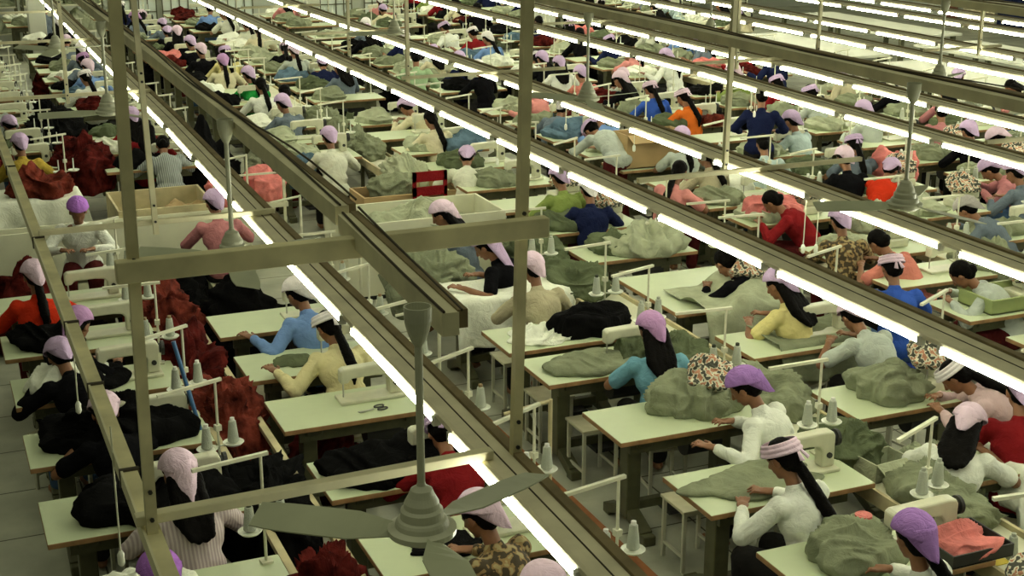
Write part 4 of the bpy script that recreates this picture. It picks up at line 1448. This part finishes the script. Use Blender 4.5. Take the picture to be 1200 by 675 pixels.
# second line right of the aisle
heap('garment', 4.28, 6.46, Z, 0.80, 0.44, 0.055, 'greycloth', 'grey green garment laid flat on the table of the white blouse with band', 'garment', 51, 0.1, 0.5, 0.3)
heap('garment', 4.55, 7.62, Z, 0.56, 0.52, 0.24, 'greycloth', 'grey green fabric bunched before the purple headscarf in white blouse', 'garment', 52, 0.4, 1.2, 0.5)
heap('garment', 4.30, 8.62, Z, 0.72, 0.42, 0.08, 'greycloth', 'grey green trousers laid out left of teal T-shirt', 'garment', 53, 0, 0.9, 0.35)
heap('garment', 4.72, 8.66, Z, 0.40, 0.44, 0.20, 'greycloth2', 'crumpled olive fabric in front of teal T-shirt', 'garment', 54, 0, 1.3, 0.5)
heap('garment', 4.28, 5.42, Z, 0.50, 0.46, 0.20, 'greycloth', 'grey green bundle in front of the raised hand, bottom right', 'garment', 55, 0.3, 0.9, 0.35)
heap('paper_scraps', 4.22, 9.38, Z, 0.50, 0.42, 0.05, 'whitecloth', 'heap of white scraps on green table behind middle post', 'scraps', 56, 0, 1.5, 0.3)
p = at(690, 400, 0.8)
heap('black_fabric', 4.62, 9.38, TZ + 0.003, 0.60, 0.46, 0.24, 'blackcloth', 'large black fabric mound left of the teal T-shirt', 'fabric', 57, 0.1, 0.5, 0.35)
drape('table_cloth', 3.86, 4.92, 10.36, 10.95, TZ, 0.38, 0.0, 0.1, 'whitecloth', 'white cloth draped over table behind the tall middle post', 'cloth', 3, 0.04)
heap('fabric_mound', 3.98, 11.35, 0.45, 0.7, 0.9, 0.60, 'greycloth', 'large grey green fabric mound just behind the thick cross beam', 'fabric', 58, 0, 1.2, 0.4)
# long pale bins across the third line
def panel_bin(name, x0, x1, y0, y1, h, m, label, cat='bin'):
    t = empty(name, (0, 0, 0))
    tag(t, label, cat)
    MB().box(x0, x1, y0, y0 + 0.025, 0.05, h).build('front_panel', M[m], t, bevel=0.003)
    MB().box(x0, x1, y1 - 0.025, y1, 0.05, h).build('back_panel', M[m], t, bevel=0.003)
    MB().box(x0, x0 + 0.025, y0 + 0.025, y1 - 0.025, 0.05, h).build('side_panel', M[m], t, bevel=0.003)
    MB().box(x1 - 0.025, x1, y0 + 0.025, y1 - 0.025, 0.05, h).build('side_panel', M[m], t, bevel=0.003)
    MB().box(x0 + 0.025, x1 - 0.025, y0 + 0.025, y1 - 0.025, h * 0.45, h * 0.45 + 0.02).build('floor_panel', M[m], t)
    MB().box(x0 + 0.03, x1 - 0.03, y0 + 0.03, y1 - 0.03, 0.0, 0.05).build('plinth', M['dark'], t)
    return t


panel_bin('panel_bin', 3.75, 5.45, 13.05, 13.9, 0.80, 'board', 'long pale sided bin behind the thick cross beam, middle of picture')
heap('fabric_mound', 4.55, 13.35, 0.42, 1.3, 0.6, 0.46, 'palecloth', 'pale grey fabric pile inside the long pale bin', 'fabric', 59, 0, 0.8, 0.4)
panel_bin('panel_bin', 4.35, 5.95, 14.45, 15.0, 0.72, 'carton', 'long brown cardboard sided bin in front of green bundle')
heap('green_bundle', 4.75, 14.75, 0.66, 0.5, 0.42, 0.28, 'greycloth', 'bright pale green wrapped bundle on the brown bin', 'fabric', 60, 0, 0.8, 0.4)
panel_bin('panel_bin', 0.35, 3.05, 14.25, 14.5, 0.74, 'board', 'very long pale panel bin behind the violet scarf facing camera')
panel_bin('tray_box', 1.75, 2.75, 14.55, 15.5, 0.80, 'wood', 'open wooden tray box beside dusty pink top', 'box')
heap('yellow_scraps', 2.5, 15.0, 0.40, 0.45, 0.5, 0.42, 'carton', 'small ochre scraps in the open tray box', 'scraps', 61)
drape('table_cloth', 0.38, 1.50, 15.5, 16.10, TZ, 0.50, 0.1, 0.35, 'whitecloth', 'big white cloth over table at left below mustard shirt', 'cloth', 5, 0.03)
heap('fabric_mound', 1.15, 15.78, TZ + 0.01, 0.60, 0.5, 0.30, 'rustcloth', 'rust red fabric on the big white cloth at left', 'fabric', 62, 0, 1.2, 0.4)
heap('fabric_mound', 1.72, 17.4, 0.5, 0.7, 1.4, 0.60, 'redcloth', 'dark red fabric mound behind the big white cloth', 'fabric', 63, 0, 1.3, 0.4)
heap('fabric_mound', 1.62, 19.6, 0.5, 0.7, 1.4, 0.60, 'blackcloth', 'black fabric mound under the fan behind the tall left post', 'fabric', 64, 0, 1.3, 0.4)
heap('fabric_mound', 0.70, 12.9, 0.02, 0.75, 0.8, 0.80, 'redcloth', 'dark red sacks of fabric at left edge above the red top', 'fabric', 65, 0, 0.9, 0.35)
heap('fabric_mound', 2.45, 11.6, 0.02, 1.0, 0.6, 0.80, 'blackcloth', 'wide black fabric mound behind blue shirt', 'fabric', 75, 0, 1.0, 0.4)
heap('fabric_mound', 1.9, 12.9, 0.02, 0.7, 0.9, 0.85, 'blackcloth', 'black fabric mound behind the thick cross beam, left half', 'fabric', 66, 0, 1.0, 0.4)
# left lines
heap('black_fabric', 1.02, 7.56, Z, 0.82, 0.62, 0.20, 'blackcloth', 'black fabric spread over white green table at lower left', 'fabric', 67, 0, 0.9, 0.3)
heap('black_fabric', 0.98, 8.62, Z, 0.80, 0.55, 0.26, 'blackcloth', 'black fabric mound on table beside pale pink scarf', 'fabric', 68, 0, 0.9, 0.3)
heap('black_fabric', 0.82, 9.7, Z, 0.60, 0.5, 0.12, 'blackcloth', 'dark grey cut fabric on table below the red top', 'fabric', 69, 0.3, 0.7, 0.3)
heap('black_fabric', 2.50, 7.48, Z, 0.9, 0.5, 0.16, 'blackcloth', 'black fabric on table under the first light row, by fan', 'fabric', 70, 0, 0.9, 0.4)
heap('cut_pieces', 2.30, 9.56, Z, 0.34, 0.26, 0.02, 'greycloth2', 'flat dark grey cut pieces beside pale yellow blouse', 'fabric', 71, 0.2, 0.3, 0.2)
heap('black_fabric', 2.35, 6.42, Z, 0.45, 0.32, 0.03, 'blackcloth', 'flat dark zigzag cut cloth on table under the large fan', 'fabric', 72, 0.2, 0.3, 0.2)
heap('fabric_mound', 2.35, 8.85, 0.02, 0.5, 0.34, 0.50, 'redcloth', 'dark red fabric below the table of pale yellow blouse', 'fabric', 73, 0, 1.2, 0.5)
# scissors table machine further right
put('machine', make_machine, 2.62, 8.66, TZ + 0.002, 0, 'cream sewing machine on the green table with scissors', 'sewing machine', 'sewing machines')
t = empty('scissors', (2.56, 8.43, TZ + 0.004), 0.2)
tag(t, 'dark handled scissors lying on the green table', 'scissors')
s_ = MB(); s_.bar((0, 0, 0.004), (-0.11, 0.012, 0.004), 0.014, 0.004); s_.bar((0, 0, 0.007), (-0.11, -0.01, 0.007), 0.014, 0.004)
s_.build('blades', M['steel'], t)
s_ = MB()
for sy in (-1, 1):
    for a in range(12):
        p1 = (0.055 + 0.036 * cos(a * pi / 6), sy * 0.026 + 0.02 * sin(a * pi / 6), 0.006)
        p2 = (0.055 + 0.036 * cos((a + 1) * pi / 6), sy * 0.026 + 0.02 * sin((a + 1) * pi / 6), 0.006)
        s_.tube(p1, p2, 0.005, n=6)
s_.build('handle', M['dark'], t)
# stools beside tables (empty ones)
for (x, y, lab) in ((4.05, 6.86, 'empty cream stool in front of the long green table, nearest aisle'), (4.03, 8.25, 'empty cream stool left under the teal T-shirt table'), (4.05, 9.75, 'empty pale stool in aisle under the white scraps table'), (3.98, 8.9, 'empty pale stool half under table behind middle post'),
                    (2.02, 9.72, 'empty cream stool left of the pale yellow blouse table'), (5.62, 9.0, 'empty cream stool left of the yellow T-shirt')):
    put('stool', make_stool, x, y, 0, 0, lab, 'stool', 'empty stools')
# upright white tag stands / frames in the aisle
def gamma(x, y, h, L, a, label, m='pipe'):
    t = empty('pipe_hanger', (x, y, 0), a)
    tag(t, label, 'pipe hanger')
    MB().tube((0, 0, 0), (0, 0, h), 0.013, n=10).build('upright', M[m], t)
    MB().tube((0.01, 0, h - 0.01), (-L, 0, h - 0.05), 0.011, n=10).build('arm', M[m], t)
    MB().box(-0.05, 0.05, -0.05, 0.05, 0, 0.02).build('foot', M['frame'], t)


gamma(3.25, 7.10, 1.22, 0.30, 0.0, 'thin cream pipe hanger standing in the middle aisle, nearest', 'wood')
gamma(3.40, 9.45, 1.10, 0.34, 0.0, 'square cream pipe hanger beside the end of the cable tray')
gamma(3.35, 11.3, 1.15, 0.34, 0.0, 'cream pipe hanger in the aisle behind the first light row')
gamma(3.30, 13.1, 1.15, 0.30, 0.0, 'cream pipe hanger in the aisle near pink sacks')
gamma(3.2, 15.0, 1.2, 0.34, 0.1, 'cream pipe hanger beside the pink sack cart')
# big cardboard box & denim pile
def carton(x, y, z, w, d, h, rz, label, m='carton'):
    t = empty('cardboard_box', (x, y, z), rz)
    tag(t, label, 'box')
    b = MB()
    th = 0.012
    b.box(-w/2, w/2, -d/2, -d/2+th, 0, h); b.box(-w/2, w/2, d/2-th, d/2, 0, h)
    b.box(-w/2, -w/2+th, -d/2+th, d/2-th, 0, h); b.box(w/2-th, w/2, -d/2+th, d/2-th, 0, h); b.box(-w/2, w/2, -d/2, d/2, 0, th)
    b.build('box_walls', M[m], t)
    f = MB()
    f.bar((-w/2 + 0.01, -d/2, h), (-w/2 + 0.01 - 0.001, -d/2 - 0.12, h + 0.05), 0.003, 0.003)
    fl_ = MB().add([(-w/2, -d/2, h), (w/2, -d/2, h), (w/2 - .02, -d/2 - .12, h - .08), (-w/2 + .02, -d/2 - .12, h - .08), (-w/2, -d/2 - .004, h + .004), (w/2, -d/2 - .004, h + .004), (w/2 - .02, -d/2 - .124, h - .076), (-w/2 + .02, -d/2 - .124, h - .076)],
                    [(0, 1, 2, 3), (4, 7, 6, 5), (0, 4, 5, 1), (2, 6, 7, 3), (1, 5, 6, 2), (0, 3, 7, 4)])
    fl_.build('flap', M[m], t)
    return t


carton(7.98, 14.66, TZ + 0.003, 0.78, 0.38, 0.40, 0, 'large open cardboard box between second and third light rows')
p = at(1095, 365, 0.70)
t = empty('plastic_bin', (8.05, 8.62, TZ + 0.003))
tag(t, 'pale green plastic bin on table right of royal blue shirt', 'bin')
b = MB()
for (x0, x1, y0, y1) in ((-0.3, 0.3, -0.2, -0.19), (-0.3, 0.3, 0.19, 0.2), (-0.3, -0.29, -0.19, 0.19), (0.29, 0.3, -0.19, 0.19)): b.box(x0, x1, y0, y1, 0, 0.12)
b.box(-0.3, 0.3, -0.2, 0.2, 0, 0.01)
b.build('bin_walls', M['greenbin'], t)
r_ = MB()
r_.bar((-0.31, -0.205, 0.12), (0.31, -0.205, 0.12), 0.02, 0.015); r_.bar((-0.31, 0.205, 0.12), (0.31, 0.205, 0.12), 0.02, 0.015); r_.bar((-0.305, -0.2, 0.12), (-0.305, 0.2, 0.12), 0.02, 0.015); r_.bar((0.305, -0.2, 0.12), (0.305, 0.2, 0.12), 0.02, 0.015)
r_.build('rim', M['greenbin'], t)
heap('fabric_mound', 8.55, 8.25, 0.42, 0.55, 0.7, 0.72, 'greycloth', 'grey green coat hanging over table end at right edge area', 'fabric', 81, 0, 1.3, 0.3)
# 4th line draped fabrics
drape('draped_cloth', 5.62, 6.55, 9.30, 10.0, TZ + 0.02, 0.42, 0.0, 0.1, 'palecloth', 'pale grey green cloth draped over table beside black bent person', 'cloth', 8, 0.22)
drape('draped_cloth', 5.72, 6.55, 8.38, 8.86, TZ + 0.006, 0.28, 0.0, 0.0, 'greycloth', 'grey green cloth hanging over table left of yellow T-shirt', 'cloth', 9, 0.10)
heap('fabric_mound', 6.15, 11.25, Z, 0.75, 0.5, 0.24, 'palecloth', 'big pale grey green fabric pile right of navy jacket', 'fabric', 82, 0, 1.2, 0.4)
heap('fabric_mound', 5.9, 7.35, Z, 0.5, 0.5, 0.22, 'greycloth', 'grey green fabric under the hands of pale pinkish shirt', 'fabric', 83, 0, 1.2, 0.4)
drape('draped_cloth', 5.85, 6.60, 5.95, 6.50, TZ + 0.01, 0.42, 0.25, 0.1, 'whitecloth', 'white cloth over table at right edge under bending white T-shirt', 'cloth', 10, 0.03)
heap('fabric_mound', 5.55, 6.32, 0.60, 0.45, 0.6, 0.20, 'greycloth', 'grey green bundle behind thread cones at lower right', 'fabric', 84, 0, 1.2, 0.4)
carton(5.20, 6.45, 0.662, 0.28, 0.2, 0.12, 0.1, 'small grey box on the pale worktop near patterned machine', 'palecloth')
heap('garment_bundle', 4.86, 5.32, Z, 0.32, 0.3, 0.12, 'pinkcloth', 'small pink and white fabric scraps in dark tray, bottom right', 'scraps', 85, 0, 1.4, 0.4)
# pink sacks on a cart in the aisle
t = empty('sack_cart', (3.25, 15.4, 0))
tag(t, 'pale cart on legs carrying pink sacks behind first light row', 'cart')
MB().box(-0.42, 0.42, -0.3, 0.3, 0.55, 0.60).build('cart_top', M['board'], t)
for x in (-0.4, 0.37):
    for y in (-0.28, 0.25): MB().box(x, x + 0.03, y, y + 0.03, 0, 0.95 if y < 0 else 0.55).build('leg', M['pipe'], t)
MB().bar((-0.4, -0.27, 0.94), (0.4, -0.27, 0.94), 0.02, 0.02).build('hoop', M['pipe'], t)
heap('pink_sack', 3.05, 15.4, 0.603, 0.42, 0.5, 0.34, 'pinkcloth', 'pink sack on cart, left one of two', 'sack', 86, 0, 0.7, 0.35)
heap('pink_sack', 3.47, 15.42, 0.603, 0.42, 0.5, 0.36, 'pinkcloth', 'pink sack on cart, right one of two', 'sack', 87, 0, 0.7, 0.35)
heap('fabric_mound', 3.15, 17.2, 0.02, 0.8, 0.8, 1.15, 'blackcloth', 'tall black covered load in aisle behind fan cup', 'fabric', 88, 0, 0.5, 0.3)
# red chair back
t = empty('red_chair', (5.1, 14.2, 0))
tag(t, 'dark red chair with slatted back beside off-white shirt', 'chair')
MB().box(-0.2, 0.2, -0.2, 0.2, 0.43, 0.47).build('seat', M['s_darkred'], t)
b = MB(); b.box(-0.2, 0.2, 0.18, 0.21, 0.86, 0.97); b.box(-0.2, 0.2, 0.18, 0.21, 0.70, 0.80); b.box(-0.2, 0.2, 0.18, 0.21, 0.55, 0.65)
b.box(-0.2, -0.16, 0.18, 0.21, 0.47, 0.97); b.box(0.16, 0.2, 0.18, 0.21, 0.47, 0.97)
b.build('backrest', M['s_darkred'], t)
for x in (-0.19, 0.16):
    for y in (-0.19, 0.16): MB().box(x, x + 0.03, y, y + 0.03, 0, 0.43).build('leg', M['s_darkred'], t)
# denim cloths
heap('denim_pile', 6.25, 16.35, Z, 0.62, 0.42, 0.26, 'denim', 'blue grey denim pile on table beside long black ponytail', 'fabric', 90, 0, 0.7, 0.4)
heap('denim_pile', 4.12, 16.2, 0.5, 0.3, 0.3, 0.60, 'denim', 'light blue cloth hanging left of off-white shirt', 'fabric', 91, 0, 0.7, 0.3)
heap('denim_pile', 8.05, 16.7, Z, 0.8, 0.42, 0.26, 'denim', 'denim pile on table under third light row, left of box', 'fabric', 92, 0, 0.7, 0.4)
drape('draped_cloth', 7.95, 8.62, 13.40, 13.97, TZ + 0.004, 0.45, 0.0, 0.2, 'whitecloth', 'white cloth hanging from table behind pink top', 'cloth', 12, 0.05)
heap('fabric_mound', 10.3, 13.0, 0.72, 0.5, 0.5, 0.35, 'pinkcloth', 'pink cloth over a rail right of the standing navy jacket', 'fabric', 93, 0, 0.8, 0.4)
heap('fabric_mound', 7.95, 11.85, Z, 0.6, 0.42, 0.24, 'pinkcloth', 'pink and grey fabric on table under third light row', 'fabric', 94, 0, 1.2, 0.4)
heap('orange_pile', 10.0, 16.6, Z, 0.35, 0.3, 0.2, 'rustcloth', 'small orange brown pile right of the orange top', 'fabric', 95, 0, 1.0, 0.4)
# spool dishes standing empty
for (u, v, lab) in ((686, 336, 'empty white spool dish on pale worktop, left of two'), (706, 333, 'empty white spool dish on pale worktop, right of two')):
    p = at(u, v, 0.70)
    tag(MB().lathe([(0.012, 0.0), (0.05, 0.002), (0.068, 0.018), (0.066, 0.020), (0.045, 0.008), (0.008, 0.010), (0.006, 0.12), (0.002, 0.122)], n=20).build('spool_dish', M['dish'], loc=(p.x, p.y, 0.665)), lab, 'spool dish')
for j, (x, y, L, c_) in enumerate(((15.9, 17.2, 3.0, 'nearest'), (15.6, 21.0, 3.6, 'second from near'), (18.4, 18.0, 4.0, 'third from near'), (18.9, 23.0, 4.5, 'fourth from near'))):
    t = empty('cutting_table', (x, y, 0))
    tag(t, 'long bare grey cutting table at top right, ' + c_, 'table')
    MB().box(-0.75, 0.75, 0, L, 0.80, 0.85).build('tabletop', mat('grey_laminate', (0.58, 0.59, 0.47), 0.5, 0.06, 2), t, bevel=0.008)
    for yy in (0.1, L / 2, L - 0.2):
        for xx in (-0.68, 0.60): MB().box(xx, xx + 0.08, yy, yy + 0.08, 0, 0.80).build('leg', M['frame'], t)
p = at(1009, 640, TZ)
t = empty('thread_jar', (p.x, p.y, TZ + 0.003))
tag(t, 'dark jar with pinkish lid beside the raised hand, bottom right', 'jar')
MB().lathe([(0.04, 0), (0.045, 0.01), (0.045, 0.15), (0.04, 0.16)], n=20).build('jar_body', M['dark'], t)
MB().lathe([(0.043, 0.16), (0.046, 0.165), (0.046, 0.185), (0.03, 0.19)], n=20).build('lid', M['pinkcloth'], t)
t = empty('scrap_tray', (4.86, 5.32, TZ + 0.003))
tag(t, 'dark tray holding pink and white scraps, bottom right', 'tray')
b = MB()
for bx in ((-.2, .2, -.17, -.16), (-.2, .2, .16, .17), (-.2, -.19, -.16, .16), (.19, .2, -.16, .16)): b.box(*bx, 0, 0.07)
b.box(-.2, .2, -.17, .17, -0.002, 0.006)
b.build('tray_walls', M['dark'], t)
p = at(1180, 655, 0.68)
tag(MB().box(-0.07, 0.07, -0.05, 0.05, 0, 0.004).build('yellow_card', M['tip'], loc=(p.x - 0.06, p.y + 0.03, 0.664)), 'yellow card lying by a grey cone, bottom right corner', 'card')
c = put('cone', make_cone, p.x + 0.05, p.y + 0.02, 0.664, 0, 'grey thread cone beside the yellow card, bottom right corner', 'thread cone', 'thread cones')
setmat(c.children[0], M['cone_grey'])
p = at(858, 447, 0.80)
c = put('cone', make_cone, p.x, p.y, TZ + 0.003, 0, 'light blue thread cone left of the purple headscarf in white blouse', 'thread cone', 'thread cones')
setmat(c.children[0], M['s_lightblue'])
for (u, v, lab) in ((1043, 245, 'orange thread cone left of three below the bell fan'), (1051, 249, 'orange thread cone middle of three below the bell fan'), (1062, 252, 'orange thread cone right of three below the bell fan')):
    p = at(u, v, 0.80)
    c = put('cone', make_cone, p.x, p.y, TZ + 0.003 if u > 1100 else 0.665, 0, lab, 'thread cone', 'thread cones')
    setmat(c.children[0], M['orange'])
a_, b_ = at(203, 400, 1.35), at(237, 510, 0.72)
t = tag(MB().tube(tuple(a_), tuple(b_), 0.014, n=10).build('blue_pole', mat('blue_paint', (0.05, 0.14, 0.30), 0.4)), 'blue pole leaning in the left fabric trough', 'pole')
# far shelving along the far wall
for j, x in enumerate((1.4, 3.3, 14.5, 16.6, 18.7, 20.8)):
    t = empty('shelf_rack', (x, 34.7, 0))
    tag(t, 'tall metal shelf rack against the far wall, ' + ORD[j] + ' from the left', 'shelf')
    for xx in (-0.9, 0.86):
        for yy in (-0.3, 0.26): MB().box(xx, xx + 0.04, yy, yy + 0.04, 0, 2.2).build('upright', M['frame'], t)
    for z in (0.4, 1.0, 1.6, 2.2): MB().box(-0.9, 0.9, -0.3, 0.3, z - 0.03, z).build('shelf_board', M['board'], t)
    for q, z in enumerate((0.4, 1.0, 1.6)):
        heap('fabric_stack', x - 0.4, 34.7, z, 0.8, 0.5, 0.4, RND.choice(['greycloth', 'palecloth', 'denim', 'pinkcloth']), 'fabric stack, left on shelf ' + ORD[q] + ' from floor, rack ' + ORD[j] + ' from left', 'fabric', q, 0, 1.0, 0.4)
        heap('fabric_stack', x + 0.42, 34.7, z, 0.8, 0.5, 0.4, RND.choice(['greycloth', 'palecloth', 'denim', 'redcloth']), 'fabric stack, right on shelf ' + ORD[q] + ' from floor, rack ' + ORD[j] + ' from left', 'fabric', q + 1, 0, 1.0, 0.4)

# ------------------------------------------------------------------ light
w = bpy.data.worlds.new('world')
sc.world = w
w.use_nodes = True
bg = w.node_tree.nodes['Background']
bg.inputs[0].default_value = (0.86, 0.88, 0.60, 1)
tc = w.node_tree.nodes.new('ShaderNodeTexCoord')
sx = w.node_tree.nodes.new('ShaderNodeSeparateXYZ')
mr = w.node_tree.nodes.new('ShaderNodeMapRange')       # added ambient fill, stronger overhead, dim towards the horizon
mr.interpolation_type = 'SMOOTHSTEP'
for i_, v_ in ((1, 0.35), (2, 0.95), (3, 0.05), (4, 0.62)): mr.inputs[i_].default_value = v_
w.node_tree.links.new(tc.outputs['Generated'], sx.inputs[0])
w.node_tree.links.new(sx.outputs[2], mr.inputs[0])
w.node_tree.links.new(mr.outputs[0], bg.inputs[1])
ld = bpy.data.lights.new('window_daylight', 'AREA')  # added fill lamp brightening the right side; no window stands behind it
ld.shape = 'RECTANGLE'
ld.size = 24
ld.size_y = 2.5
ld.energy = 500
ld.color = (0.98, 1.0, 0.80)
lo = bpy.data.objects.new('window_daylight', ld)
COL.objects.link(lo)
lo.location = (25.3, 14, 5.0)
lo.rotation_euler = Vector((-1, 0, -0.35)).to_track_quat('-Z', 'Y').to_euler()

sc.view_settings.view_transform = 'Standard'
sc.view_settings.look = 'None'
sc.view_settings.gamma = 1
sc.view_settings.exposure = -0.12
sc.view_settings.use_curve_mapping = False
sc.cycles.max_bounces = 5
sc.cycles.use_denoising = True
